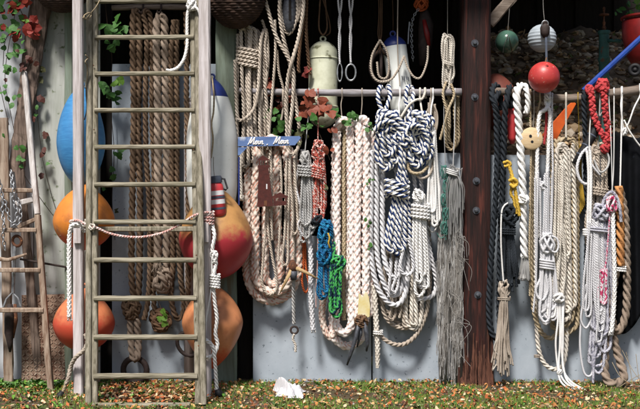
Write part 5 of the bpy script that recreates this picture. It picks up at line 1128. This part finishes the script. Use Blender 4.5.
t = thing('white_rope', 'thick bright white rope with tufted end hanging beside the disc', 'rope', W(525, 281, -.08))
rope(t, 'rope', [(525, 96, .09), (522, 87, .06), (518.5, 87, -.01), (516.5, 96, -.06), (518.5, 120, -.07), (520.5, 150, -.08), (522, 170, -.09), (523, 195, -.09), (523.5, 225, -.08), (524.5, 258, -.08)], 4.2, M['r_white'])
rope(t, 'short_end', [(522, 88, .05), (525, 86, -.01), (527.5, 94, -.05), (528, 104, -.05), (526, 114, -.05)], 3.2, M['r_white'])
tuft(t, 'tufted_end', 525, 256, 281, 6.5, 10, 60, .55, M['r_white'], -.08, 6)
tangle(t, 'splice', 523.5, 199, 11, 10, 9, 3, 2.2, M['r_white'], -.10, 7)
t = thing('cord_hank', 'beige grey flat cord hank with frayed ends above the fallen leaves', 'rope', W(503, 376, -.08))
q = random.Random(19); Ls = []
for i in range(36):
    a = q.uniform(-1, 1); b = a*.6+q.uniform(-.5, .5); Y = -.08+q.uniform(-.03, .03)
    Ls.append([(504+a*4.5, 286+abs(a)*4, Y), (504+a*4, 298, Y), (503.5+a*5.5, 318, Y), (502.5+b*8, 345, Y), (502.5+b*12+q.gauss(0, 1), q.uniform(352, 377), Y)])
ropes_joined(t, 'strands', Ls, .85, M['r_warmgrey'], 'fine')
tangle(t, 'top_loops', 504, 288, 12, 17, 8, 5, 1.2, M['r_warmgrey'], -.08, 111, 'fine')
wrap(t, 'wrapping', 504, 298.5, 12, 8, 2, .8, M['r_warmgrey'], -.08)
rope(t, 'loose_strand', [(499, 335, -.1), (494, 348, -.1), (499, 358, -.1), (493, 370, -.1)], .8, M['r_cream'], 'fine')
cord(t, [(503.5, 280, -.11), (504, 284, -.09)], .9, 'r_white')

t = thing('white_line', 'pair of white flat lines tied to the rail below the red ball', 'rope', W(540, 240, -.06))
rope(t, 'line', [*over(549), (545, 110, -.06), (540, 114, -.07), (538, 130, -.07), (537, 165, -.07), (536.5, 200, -.07), (537.5, 238, -.07)], 2.1, M['r_white'], 'braid')
rope(t, 'line', [*over(546), (550, 113, -.06), (549, 135, -.07), (547.5, 170, -.07), (546.5, 200, -.08), (546, 238, -.08)], 2.0, M['r_white'], 'braid')
rope(t, 'red_cord', [(546.5, 112, .0), (546, 128, -.02), (544, 145, -.03)], 1.4, M['r_red'], 'fine')
tangle(t, 'knot', 547.5, 97, 6, 7, 6, 3, .9, M['r_white'], -.04, 131, 'fine')
tangle(t, 'knot', 543.5, 186, 8, 9, 7, 4, 1.2, M['r_palegrey'], -.1, 132, 'twist')
t = thing('silver_cord_hank', 'silver grey cord hank with bound neck hanging on the white lines', 'rope', W(546, 325, -.13))
coil(t, 'rope', [(544, 539, 545, 548, 238, 312, -.13), (545, 540, 550, 549, 236, 322, -.145), (546, 543, 553, 550, 238, 318, -.12), (547, 546, 556, 551, 240, 310, -.13), (545, 536, 547, 549, 242, 300, -.14), (546, 549, 557, 551, 241, 320, -.12), (544, 541, 551, 548, 243, 324, -.10)], 1.45, M['r_palegrey'], 'plain', jit=1.0)
tangle(t, 'top_loops', 547, 243, 16, 22, 10, 5, 1.35, M['r_palegrey'], -.14, 141, 'plain')
wrap(t, 'wrapping', 547, 264, 13.5, 10, 4, 1.2, M['r_palegrey'], -.13, .6, kind='plain')
rope(t, 'side_ring', [(552, 236, -.15), (557, 239, -.15), (558.5, 246, -.15), (556, 252, -.15), (551, 251, -.15)], 1.1, M['r_palegrey'], 'plain')
t = thing('rope_coil', 'tan and cream rope coil hanging in long bights beside the grey hank', 'rope', W(560, 345, 0))
coil(t, 'tan_turns', [(553, 552, 577, 577, 139, 333, .02), (556, 557, 573, 574, 136, 325, -.02)], 2.9, M['r_tan'], jit=.7)
coil(t, 'cream_turns', [(561, 561, 569, 569, 148, 320, -.05), (557, 564, 571, 566, 144, 312, -.06), (564, 566, 576, 573, 142, 308, -.04)], 2.5, M['r_cream'], jit=.6)
rope(t, 'left_bight', [(534, 135, .03), (532, 170, .01), (531, 230, .0), (531.5, 280, .0), (534, 310, .0), (540, 330, .0), (550, 338, .0), (558, 330, .0), (560, 305, .01), (558, 260, .02), (556, 200, .03)], 2.7, M['r_tan'])
rope(t, 'left_bight', [(537, 135, .05), (536, 200, .03), (535, 270, .02), (536.5, 320, .01), (539, 350, .0), (545, 364, -.01), (554, 369, -.02), (562, 366, -.02), (566, 350, .0), (567, 320, .02), (567, 280, .03)], 2.5, M['r_cream'])
wrap(t, 'seizing', 537.5, 356, 6, 6, 2, .8, M['r_warmgrey'], 0)
cord(t, [(566, 138, .0), (566, 118, .01), *over(566, 1)], 1.1, 'r_cream'); cord(t, [(535, 136, .04), (537, 115, .02), *over(540, 1)], 1.0, 'r_tan')
t = thing('white_rope', 'loose white cords hanging to the ground at the rope coil', 'rope', W(560, 388, -.12))
for k, (dx, dy) in enumerate(((0, 0), (2.6, 1), (5, -1), (7, 2))):
    x = 557.5+dx
    rope(t, 'cord', [(x-.5, 296, -.12), (x-1+rng.uniform(-1.5, 1.5), 318, -.13), (x-.5+rng.uniform(-2, 2), 343, -.13), (x-.5+rng.uniform(-1.5, 2), 368, -.14), (x+3+k*1.0, 381, -.17), (x+12+k*2, 388.5, -.22), (x+24, 389.5+k*.4, -.24), (x+36-k*3, 390.5+k*.5, -.25)], 1.05, M['r_white'], 'braid')
tangle(t, 'knot', 559, 298, 13, 9, 8, 4, 1.3, M['r_white'], -.13, 151, 'plain')
tangle(t, 'knot', 559.5, 372, 6, 5, 5, 3, .9, M['r_white'], -.15, 152, 'fine')
rope(t, 'side_loop', [(556, 297, -.12), (549, 305, -.13), (548, 316, -.13), (554, 316, -.13), (556, 306, -.13)], 1.2, M['r_white'], 'plain')
t = thing('dark_backing_rope', 'dark rope put in to darken the gaps behind the lilac bundle', 'rope', W(588, 300, .0))  # dark strand added where only dark gaps show behind the bundle
rope(t, 'rope', [*over(584), (585, 130, .0), (586, 180, .03), (587, 240, .03), (586, 285, .03), (590, 300, .03), (595, 288, .03), (596, 230, .04), (594, 170, .05)], 3.0, M['r_black'])
t = thing('tan_line', 'thin tan line hanging straight between the white rope and disc', 'rope', W(531, 300, -.03))
rope(t, 'line', [*over(530), (531, 155, -.05), (530.5, 200, -.05), (529.5, 250, -.05), (530, 296, -.05)], 1.3, M['r_tan'])
t = thing('pale_line', 'thin pale line hanging beside the tan and cream rope coil', 'rope', W(551, 290, -.08))
rope(t, 'line', [*over(552), (552, 130, -.06), (553, 180, -.09), (551.5, 230, -.09), (552.5, 292, -.09)], 1.2, M['r_palegrey'], 'twist')
# yellow twine
t = thing('yellow_twine', 'yellow twine hanging behind the grey bundle', 'twine', W(580, 218, .03))
for k in range(5): rope(t, 'strand', [(578+k*.8, 158, .03), (579+k*.6, 175, .02+.005*k), (580+k*.9, 195, .02), (580+k*1.2, 214-k*2, .02)], .8, M['r_yellow'], 'fine')
cord(t, [(579, 160, .03), (579, 130, .05), *over(578, 1)], .6, 'r_yellow')
# grey bundle
t = thing('rope_hank', 'warm grey rope hank bound at the neck beside the yellow twine', 'rope', W(594, 250, -.06))
coil(t, 'rope', [(590, 586, 593, 594, 150, 246, -.05), (592, 589, 598, 597, 146, 250, -.07), (594, 592, 603, 602, 148, 244, -.06), (596, 594, 605, 605, 150, 252, -.05), (593, 586, 601, 604, 152, 238, -.08), (598, 597, 607, 606, 147, 240, -.07)], 1.7, M['r_warmgrey'], 'twist', jit=1.0)
wrap(t, 'wrapping', 600, 191, 15, 12, 3, 1.4, M['r_warmgrey'], -.07, .6)
rope(t, 'big_loop', [(588, 147, -.08), (581, 155, -.09), (577, 168, -.1), (580, 180, -.1), (587, 184, -.1), (591, 176, -.11), (590, 162, -.11), (586, 150, -.1)], 1.6, M['r_palegrey'], 'plain')
rope(t, 'big_loop', [(594, 160, -.1), (600, 172, -.12), (607, 168, -.12), (609, 158, -.1), (604, 148, -.09)], 1.1, M['r_grey'], 'plain')
rope(t, 'big_loop', [(600, 175, -.11), (594, 168, -.12), (589, 158, -.11), (590, 146, -.09)], 1.2, M['r_palegrey'], 'plain')
cord(t, [(598, 150, -.04), (599, 125, -.02), *over(600, 1)], .9, 'r_grey')
t = thing('white_line', 'white doubled line running down over the warm grey hank', 'rope', W(590, 300, -.13))
rope(t, 'line', [(590, 150, -.12), (591, 175, -.13), (590.5, 205, -.13), (590, 225, -.13), (588, 250, -.13), (587, 290, -.13)], 1.5, M['r_white'], 'plain')
rope(t, 'line', [(587, 152, -.12), (588.5, 175, -.13), (588, 205, -.13), (587.5, 228, -.13)], 1.4, M['r_white'], 'plain')
wrap(t, 'knot', 587.5, 232, 8, 7, 3, 1.1, M['r_white'], -.13, kind='plain')
cord(t, [(589, 152, -.12), (590, 125, -.06), *over(592, 1)], .8, 'r_white')
t = thing('rope_hank', 'lilac grey braided cord bundle hanging in long loose loops', 'rope', W(598, 380, -.13))
coil(t, 'rope', [(597, 590, 596, 600, 205, 300, -.13), (599, 591, 601, 603, 207, 330, -.145), (601, 594, 605, 606, 204, 345, -.13), (603, 590, 600, 607, 208, 358, -.12), (600, 596, 608, 609, 206, 336, -.15), (604, 599, 611, 610, 209, 352, -.13), (602, 588, 606, 608, 210, 366, -.11), (604, 593, 603, 609, 206, 373, -.125), (605, 602, 612, 611, 205, 322, -.14)], 1.55, M['r_lilac'], 'braid', jit=1.3)
tangle(t, 'top_loops', 601, 212, 20, 16, 11, 5, 1.7, M['r_lilac'], -.15, 161, 'braid')
wrap(t, 'wrapping', 599, 229, 19, 12, 2, 1.2, M['r_lilac'], -.14, .6, kind='braid')
rope(t, 'eye_loop', [(602, 212, -.16), (604, 200, -.16), (611, 192, -.16), (617, 198, -.16), (620, 210, -.16), (621, 222, -.15)], 1.7, M['r_lilac'], 'braid')
rope(t, 'tail', [(597, 345, -.14), (594, 362, -.14), (593, 383, -.14)], 1.3, M['r_lilac'], 'braid')
rope(t, 'side_loops', [(588, 290, -.14), (583, 305, -.15), (581, 320, -.15), (586, 328, -.15), (591, 318, -.15), (590, 300, -.15), (586, 285, -.15), (582, 312, -.14), (580, 345, -.13), (584, 372, -.13), (591, 375, -.13), (595, 360, -.13)], 1.1, M['r_palegrey'], 'plain')
cord(t, [(612, 192, -.15), (613.5, 170, -.12), (614, 140, -.1), *over(614, 1)], .8, 'r_white')
t = thing('pink_rope', 'pink and white speckled cord knotted round the lilac bundle', 'rope', W(606, 302, -.17))
tangle(t, 'knot', 611, 205, 12, 17, 9, 5, 1.3, M['r_magenta'], -.17, 171, 'braid')
coil(t, 'loop', [(599, 597.5, 601, 602, 272, 300, -.17), (603, 601, 606, 606, 268, 304, -.18)], 1.5, M['r_magenta'], 'braid', jit=.4)
rope(t, 'line', [(610, 212, -.17), (608, 240, -.17), (606, 262, -.17), (603, 276, -.18)], .9, M['r_magenta'], 'fine')
t = thing('white_rope', 'white braided rope hanging straight beside the orange brown hawser', 'rope', W(613, 332, -.17))
rope(t, 'rope', [(612.5, 205, -.165), (613.5, 240, -.17), (614.5, 280, -.17), (613.5, 310, -.17), (611.5, 332, -.165)], 2.3, M['r_white'], 'braid')
tuft(t, 'frayed_end', 611.5, 330, 336, 4, 5.5, 16, .4, M['r_white'], -.165, 9)
cord(t, [(612.5, 206, -.165), (612, 180, -.14), (611, 140, -.1), *over(609, 1)], .7, 'r_white')
t = thing('hawser_coil', 'very thick orange brown and grey hawser reaching the ground', 'rope', W(615, 388, -.12))
rope(t, 'rope', [(619, 186, -.10), (620, 210, -.11), (620.5, 240, -.11), (620.5, 266, -.11)], 4.5, M['r_orange'])
wrap(t, 'whipping', 620.5, 269, 10, 10, 2, 1.1, M['r_white'], -.11)
rope(t, 'rope', [(620, 190, -.04), (625, 215, -.05), (626.5, 250, -.06), (627, 285, -.07), (626, 312, -.08), (621, 328, -.09), (615, 330, -.09), (610, 318, -.09), (611, 295, -.08), (613, 270, -.05), (612, 230, -.02), (613, 190, 0.0)], 4.3, M['r_hawser_pale'])
rope(t, 'rope', [(616, 270, -.05), (611, 300, -.06), (607, 330, -.07), (605, 358, -.09), (605, 374, -.12), (610, 383, -.15), (618, 383, -.16), (624, 376, -.15), (620, 362, -.1), (614, 340, -.06), (612, 320, -.04)], 4.6, M['r_hawser_pale'])
cord(t, [(620, 190, -.08), (621, 150, -.06), *over(622, 1)], .9, 'r_white')
# red chain sinnet
t = thing('red_rope', 'red plaited rope knotted over the driftwood rail', 'rope', W(606, 152, -.08))
SP = [(590, 88, -.04), (592, 100, -.07), (593, 112, -.08), (597, 124, -.08), (602, 134, -.09), (606.5, 143, -.09), (606, 150, -.09)]
SQ = [(603, 86, -.05), (604.5, 100, -.06), (605.5, 114, -.06), (608, 128, -.06), (608.5, 140, -.07), (607, 149, -.08)]
for base in (SP, SQ):
    C, s_ = catmull([W(*p) for p in base], .011); L1, L2 = [], []
    for i, c in enumerate(C):
        a_ = i*1.0; c = Vector(c); A = Vector((math.sin(a_)*S(2.0), math.sin(2*a_)*S(1.3), 0)); L1.append(c+A); L2.append(c+Vector((-A.x, A.y*-1, 0)))
    rope(t, 'plait_strand', L1, S(1.7), M['r_red'], 'braid', world=True); rope(t, 'plait_strand', L2, S(1.7), M['r_red'], 'braid', world=True)
tangle(t, 'knot', 602.5, 86, 13, 13, 11, 5, 2.0, M['r_red'], -.03, 181, 'braid')
tangle(t, 'knot', 605, 149, 8, 8, 7, 3, 1.6, M['r_red'], -.09, 182, 'braid')
tangle(t, 'knot', 589.5, 90, 8, 9, 8, 3, 1.7, M['r_red'], -.03, 183, 'braid')
# black tarpaulin
t = thing('black_tarpaulin', 'black tarpaulin hung by white cords from the driftwood rail', 'tarpaulin', W(640, 335, -.02))
NXX, NZZ = 44, 40; V = []; F = []
for j in range(NZZ+1):
    v = j/NZZ; top_y = lambda u: 131+18*abs(u-.22)**.8-6*math.exp(-((u-.75)/.12)**2)
    for i in range(NXX+1):
        u = i/NXX; x0 = 607+u*58-(4*(1-v) if u > .1 else 0)+5*v*(1-u); y = top_y(u)*(1-v)+(318+16*math.sin(u*5+.6))*v
        amp = .018+.05*v; Y = .045+amp*math.sin(u*17+1.3*math.sin(v*2))*.6+amp*.5*math.sin(u*31+v*3)+.015*math.sin(v*9+u*4)
        V.append(W(x0, y, min(Y, .12)-.02))
for j in range(NZZ):
    for i in range(NXX): a = j*(NXX+1)+i; F.append((a, a+1, a+NXX+2, a+NXX+1))
mm = MB(); mm.add(V, F); o = mm.build('cloth', M['tarp'], t, smooth=True)
sd = o.modifiers.new('thickness', 'SOLIDIFY'); sd.thickness = .004
for pts in ([(624, 134, -.02), (622, 118, -.04), (621, 106, -.04), *over(621.5, 1)], [(623, 134, -.03), (629, 122, -.05), (634, 108, -.05), *over(640, 1)], [(624, 120, -.05), (630, 132, -.06), (640, 146, -.04), (648, 152, -.03)]):
    rope(t, 'cord', pts, .9, M['r_white'], 'fine')
tangle(t, 'knot', 624.5, 132, 6, 8, 5, 3, .9, M['r_white'], -.05, 191, 'fine')

# ------------------------------------------------------------------ creepers
def leaf_data(name, mat, shape):
    if shape == 'ivy': out = [(0, -.45), (.30, -.42), (.62, -.12), (.40, .05), (.36, .30), (.0, .62), (-.36, .30), (-.40, .05), (-.62, -.12), (-.30, -.42)]
    elif shape == 'oval': out = [(0, -.5), (.26, -.34), (.40, -.02), (.30, .30), (0, .58), (-.30, .30), (-.40, -.02), (-.26, -.34)]
    else: out = [(0, -.5), (.34, -.30), (.42, .0), (.22, .20), (.10, .50), (-.14, .42), (-.38, .22), (-.30, -.1), (-.44, -.3)]
    V = [(0, -.06, 0.0)]+[(x, -.16*abs(x)+.10*z*z, z) for x, z in out]; n = len(out)
    me = bpy.data.meshes.new(name); me.from_pydata(V, [], [(0, 1+j, 1+(j+1) % n) for j in range(n)]); me.materials.append(mat); return me
LM = {(c, sh): leaf_data('leaf_%s_%s' % (c, sh), M['leaf_'+c], sh) for c in LEAF_COLS for sh in ('ivy', 'oval', 'dry')}
def leaf(parent, x, y, Y, size, c, sh, q):
    o = bpy.data.objects.new('leaf', LM[(c, sh)]); col.objects.link(o); o.parent = parent
    o.matrix_parent_inverse = Matrix.Translation(-parent.location)
    R = Matrix.Rotation(q.gauss(0, .45), 4, 'Z') @ Matrix.Rotation(q.gauss(-.25, .4), 4, 'X') @ Matrix.Rotation(PI+q.gauss(0, .9), 4, 'Y')
    o.matrix_basis = Matrix.Translation(W(x, y, Y)) @ R @ Matrix.Scale(S(size), 4)
def creeper(label, stems, clusters, seed, sr=.55):
    q = random.Random(seed); s0 = stems[0][-1]
    t = thing('creeper', label, 'plant', W(s0[0], s0[1], s0[2]))
    for st_ in stems: rope(t, 'stem', st_, sr, M['stem'], 'fine')
    for (x, y, Y, size, c, sh, n, spr) in clusters:
        for k in range(n): leaf(t, x+q.gauss(0, spr*1.25), y+q.gauss(0, spr*1.25), Y+q.uniform(-.05, .04), size*q.uniform(.55, 1.0), c, sh, q)
    return t
creeper('creeper with large red and green leaves climbing the pale panel',
        [[(18, -14, .05), (14, 20, .0), (8, 50, .0), (5, 80, .02), (10, 110, .05), (16, 140, .06), (22, 170, .05), (38, 195, .05), (55, 218, .05)], [(10, -10, .03), (25, 20, -.02), (34, 45, .0), (30, 62, .02), (26, 72, .02)], [(-6, 60, .05), (3, 100, .06), (9, 125, .06)], [(12, 30, .0), (5, 42, .0), (3, 66, .02)]],
        [(17, 6, -.06, 14, 'coral', 'oval', 4, 2.5), (26, 0, -.05, 12, 'coral', 'oval', 3, 2), (33, 22, -.05, 13, 'red', 'ivy', 5, 3), (31, 33, -.05, 13, 'red', 'oval', 4, 3), (13, 34, -.04, 11, 'red', 'ivy', 3, 3), (20, 16, -.05, 10, 'red', 'ivy', 4, 5), (36, 34, -.04, 8, 'red', 'oval', 2, 2), (9, 15, -.03, 8, 'red', 'ivy', 3, 4),
         (28, 60, -.03, 9, 'dry', 'dry', 4, 3), (26, 68, -.03, 8, 'dry', 'dry', 3, 3), (20, 48, -.03, 7, 'dry', 'dry', 2, 3),
         (8, 3, -.04, 9, 'green', 'ivy', 8, 5), (13, 14, -.04, 9, 'green', 'ivy', 5, 4), (12, 27, -.04, 10, 'green', 'ivy', 5, 4), (3, 30, -.03, 9, 'green', 'ivy', 4, 3), (27, 19, -.06, 6, 'bright', 'ivy', 3, 2), (4, 40, -.03, 9, 'green', 'ivy', 4, 3), (14, 50, -.02, 9, 'green', 'ivy', 4, 3), (8, 56, -.02, 8, 'green', 'ivy', 3, 3),
         (5, 68, 0, 8, 'green', 'ivy', 5, 3), (2, 78, 0, 7, 'dry', 'dry', 1, 2), (4, 90, .02, 8, 'green', 'ivy', 3, 2.5), (11, 104, .03, 8, 'green', 'oval', 2, 2), (19, 99, .03, 9, 'green', 'oval', 2, 2), (6, 131, .03, 8, 'green', 'ivy', 3, 2.5), (24, 147, .0, 8, 'green', 'ivy', 3, 3), (21, 163, .0, 7, 'green', 'ivy', 3, 2), (2, 110, .04, 6, 'olive', 'dry', 2, 2), (23, 41, -.03, 7, 'green', 'ivy', 2, 2)], 5)
creeper('thin hanging vine with dried maroon leaves on the mossy panel', [[(38, 40, .08), (36, 75, .1), (38, 120, .1), (43, 160, .11), (50, 190, .12), (56, 210, .12)]],
        [(40.5, 101, .08, 11, 'dry', 'dry', 2, 1), (34.5, 119, .05, 8, 'dry', 'dry', 2, 1), (44, 136, .09, 10, 'dry', 'dry', 2, 1), (43, 153, .09, 10, 'dry', 'oval', 2, 1), (42, 176, .1, 8, 'dry', 'dry', 2, 1), (44, 160, .1, 6, 'green', 'ivy', 1, 1), (36, 110, .08, 6, 'green', 'oval', 2, 2), (37, 120, .08, 6, 'green', 'ivy', 1, 2), (43, 69, .08, 7, 'olive', 'ivy', 2, 1), (39, 82, .08, 8, 'olive', 'ivy', 2, 2)], 6, .4)
creeper('bright green vine climbing behind the left rungs of the tall ladder', [[(104, -10, .0), (108, 30, .0), (112, 60, .02), (110, 100, .05), (114, 150, .1), (112, 200, .12), (115, 240, .12)]],
        [(115, 27, -.05, 12, 'green', 'ivy', 9, 5), (107, 30, -.03, 11, 'green', 'ivy', 4, 3), (114, 43, -.03, 11, 'green', 'ivy', 4, 4), (107, 88, -.02, 10, 'green', 'ivy', 4, 3), (117, 95, -.03, 11, 'green', 'ivy', 6, 4), (118, 84, -.03, 10, 'bright', 'ivy', 3, 3), (118, 150, .04, 9, 'green', 'ivy', 3, 3), (113, 174, .05, 10, 'green', 'ivy', 2, 2), (104, 189, .04, 7, 'green', 'ivy', 2, 2), (114, 210, .08, 6, 'olive', 'ivy', 2, 2)], 7)
creeper('sprig of bright green leaves on the lowest hawser coil', [[(158, 300, -.05), (162, 312, -.1), (164, 325, -.1)]], [(163, 314, -.12, 8, 'bright', 'ivy', 6, 3)], 8, .4)
creeper('creeper with rusty red and green leaves along the grey rail', [[(262, 135, .1), (275, 115, .08), (292, 102, .06), (310, 98, .04), (325, 106, .0), (345, 118, -.05), (372, 128, -.08)], [(300, 100, .04), (312, 118, .0), (322, 140, -.08), (330, 160, -.08)]],
        [(313, 100, -.07, 13, 'rusty', 'ivy', 6, 4), (322, 105, -.09, 14, 'rusty', 'oval', 4, 4), (316, 112, -.09, 13, 'rusty', 'ivy', 4, 3), (326, 110, -.1, 12, 'rusty', 'ivy', 3, 3), (303, 108, -.05, 10, 'rusty', 'ivy', 4, 4), (301, 117, -.05, 9, 'rusty', 'ivy', 3, 3), (332, 132, -.12, 10, 'rusty', 'oval', 2, 2), (329, 150, -.13, 11, 'rusty', 'oval', 2, 1.5),
         (266, 92, .06, 10, 'rusty', 'ivy', 4, 4), (277, 106, .06, 9, 'rusty', 'ivy', 5, 5), (306, 72, .1, 9, 'red', 'ivy', 2, 2), (268, 82, .08, 10, 'red', 'ivy', 3, 3), (283, 90, .06, 8, 'dry', 'ivy', 4, 5),
         (309, 122, -.09, 10, 'green', 'ivy', 5, 4), (321, 121, -.11, 9, 'green', 'ivy', 4, 3), (336, 114, -.1, 8, 'green', 'ivy', 4, 3), (346, 116, -.1, 9, 'green', 'ivy', 5, 3), (355, 120, -.11, 8, 'green', 'ivy', 3, 2.5), (368, 128, -.11, 7, 'green', 'oval', 4, 2.5), (274, 115, .03, 9, 'green', 'ivy', 6, 4), (282, 132, .02, 9, 'green', 'ivy', 6, 4), (295, 124, .0, 9, 'green', 'ivy', 4, 4), (303, 135, -.02, 9, 'olive', 'ivy', 5, 4), (325, 187, -.14, 7, 'olive', 'oval', 2, 2), (369, 183, -.1, 5, 'green', 'oval', 3, 2), (368, 226, -.1, 5, 'green', 'oval', 3, 2), (368, 248, -.1, 6, 'green', 'oval', 3, 2)], 9)
creeper('leafy green branch at the open end of the bank', [[(660, -10, 1.5), (645, 4, 1.5), (628, 10, 1.5)]], [(640, 6, 1.5, 10, 'bright', 'oval', 10, 5), (628, 9, 1.5, 9, 'green', 'oval', 8, 4), (648, 10, 1.5, 10, 'green', 'oval', 8, 5)], 10, .6)

# ------------------------------------------------------------------ ground cover
lt = MB()
litter(lt, 11000, (-4.2, 4.2), (-2.2, 0.13), lambda x, y: 0.012, .008, .023, .5)
litter(lt, 700, (-1.75, -0.9), (-0.9, 0.1), lambda x, y: 0.008, .014, .034, .4)
o = lt.build('fallen_leaves', leaf_m); tag(o, 'brown and orange fallen leaves on the ground', 'leaves', kind='stuff')
gr = MB(); q = random.Random(3)
def patch(x, y): return math.sin(x*2.3+1.0)*math.sin(y*4.1+x*1.7)+.5*math.sin(x*7.3+y*5)+.25*math.sin(x*17)
for k in range(75000):
    x = q.uniform(-4.2, 4.2); y = q.uniform(-2.2, .13)
    if patch(x, y) < q.uniform(-.9, .7): continue
    h = q.uniform(.012, .045); a = q.uniform(0, 6.28); w_ = q.uniform(.0015, .003); lean = q.uniform(0, .6)*h; b = q.uniform(0, 6.28)
    dx, dy = math.cos(a)*w_, math.sin(a)*w_; lx, ly = math.cos(b)*lean, math.sin(b)*lean
    gr.add([(x-dx, y-dy, 0), (x+dx, y+dy, 0), (x+dx*.7+lx*.4, y+dy*.7+ly*.4, h*.6), (x-dx*.7+lx*.4, y-dy*.7+ly*.4, h*.6), (x+lx, y+ly, h)], [(0, 1, 2, 3), (3, 2, 4)])
o = gr.build('grass', island_mat('grass', [(0.13, 0.24, 0.03), (0.18, 0.29, 0.04), (0.09, 0.18, 0.025), (0.26, 0.30, 0.08)], .6)); tag(o, 'short patchy green grass in front of the wall', 'grass', kind='stuff')
wd = MB()
def weed(x, y, s):
    for k in range(q.randint(3, 6)):
        a = q.uniform(0, 6.28); l_ = s*q.uniform(.6, 1.1); up = q.uniform(.3, 1.0)*s; w_ = s*q.uniform(.22, .4); c_, d_ = math.cos(a), math.sin(a)
        P = [(0, 0, 0), (.45, 1, .75), (.8, .75, .95), (1, 0, .9), (.8, -.75, .95), (.45, -1, .75)]
        wd.add([(x+c_*u*l_-d_*v*w_, y+d_*u*l_+c_*v*w_, up*z_+.004) for u, v, z_ in P], [(0, 1, 2, 3), (0, 3, 4, 5)])
for k in range(1500):
    x = q.uniform(-3.4, 3.4); y = q.uniform(-1.8, .12); dens = .9 if x < -1.9 else (.75 if x < -.95 else (.30 if x < 1.2 else .12))
    if q.random() < dens*(.4+.6*(patch(x*1.3, y) > -.2)): weed(x, y, q.uniform(.018, .04)*(1.25 if x < -.95 else .9))
for k in range(160): weed(q.uniform(-2.7, -2.1), q.uniform(-.25, .08), q.uniform(.03, .055))
o = wd.build('ground_weeds', island_mat('weed', [(0.07, 0.18, 0.02), (0.05, 0.13, 0.02), (0.11, 0.24, 0.03), (0.04, 0.09, 0.02)], .5)); tag(o, 'low leafy green weeds growing among fallen leaves', 'weeds', kind='stuff')
# pebbles
pbm = MB()
for k in range(900):
    x = q.uniform(-3.2, 3.2); y = q.uniform(-1.8, .1); r_ = q.uniform(.005, .013)
    pbm.add([(x+v.x*r_*q.uniform(.8, 1.3), y+v.y*r_, r_*.3+v.z*r_*.6) for v in ICO_V], ICO_F)
o = pbm.build('pebbles', island_mat('pebble', [(0.35, 0.32, 0.28), (0.22, 0.19, 0.16), (0.50, 0.46, 0.42), (0.14, 0.11, 0.09)], .85)); tag(o, 'small pale pebbles on the ground', 'pebbles', kind='stuff')
# crumpled white rag
V = []; F = []; n1, n2 = 22, 12; q = random.Random(2)
for j in range(n2+1):
    for i in range(n1+1):
        u, v = i/n1, j/n2; e = (1-(2*u-1)**4)*(1-(2*v-1)**4)
        x = 275+27*u+2.0*math.sin(v*7)+(3 if u > .5 else -1)*v; Y = -.62+.34*v-.10*u+.02*math.sin(u*9)
        z = .012+e*(.062*math.exp(-((u-.35)/.3)**2)+.055*abs(math.sin(u*8+v*5))+.018*math.sin(v*11+u*6)+q.uniform(-.006, .006))
        p = W(x, 390, Y); V.append((p.x, p.y, max(z, .006)))
for j in range(n2):
    for i in range(n1): a = j*(n1+1)+i; F.append((a, a+1, a+n1+2, a+n1+1))
mm = MB(); mm.add(V, F); o = mm.build('crumpled_rag', M['paper'], smooth=False); tag(o, 'crumpled white cloth lying on the fallen leaves', 'cloth')
sd = o.modifiers.new('thickness', 'SOLIDIFY'); sd.thickness = .004
# dry stalks at the foot of the hawser
t = thing('dry_stalks', 'dry pale plant stalks beside the thick hawser foot', 'plant', W(632, 386, -.2))
for pts in ([(612, 362, -.2), (620, 376, -.25), (632, 384, -.28), (645, 387, -.3)], [(626, 352, -.2), (630, 368, -.2), (633, 387, -.2)], [(636, 354, -.22), (638, 372, -.22), (641, 388, -.22)], [(645, 372, -.25), (630, 380, -.26), (618, 388, -.25)], [(622, 350, -.1), (634, 372, -.15), (646, 386, -.2)]):
    rope(t, 'stalk', pts, .35, M['r_tan'], 'fine')
# scrap wood by the green post foot
tag(solid('wood_scrap', M['old_rail'], None, lambda m: m.beam(W(234, 391, -.22), W(252, 396, -.34), S(7), .05, seg=4, jit=.006)), 'brown wood offcut lying beside the green post', 'offcut')
tag(solid('ground_plank', M['rung_wood'], None, lambda m: m.beam((W(96, 404, -.86).x, -.98, .015), (W(192, 404, -.86).x, -.98, .015), .07, .022, up=(0, 0, 1), seg=8, jit=.002)), 'mossy plank lying on the ground between the ladder feet', 'plank')
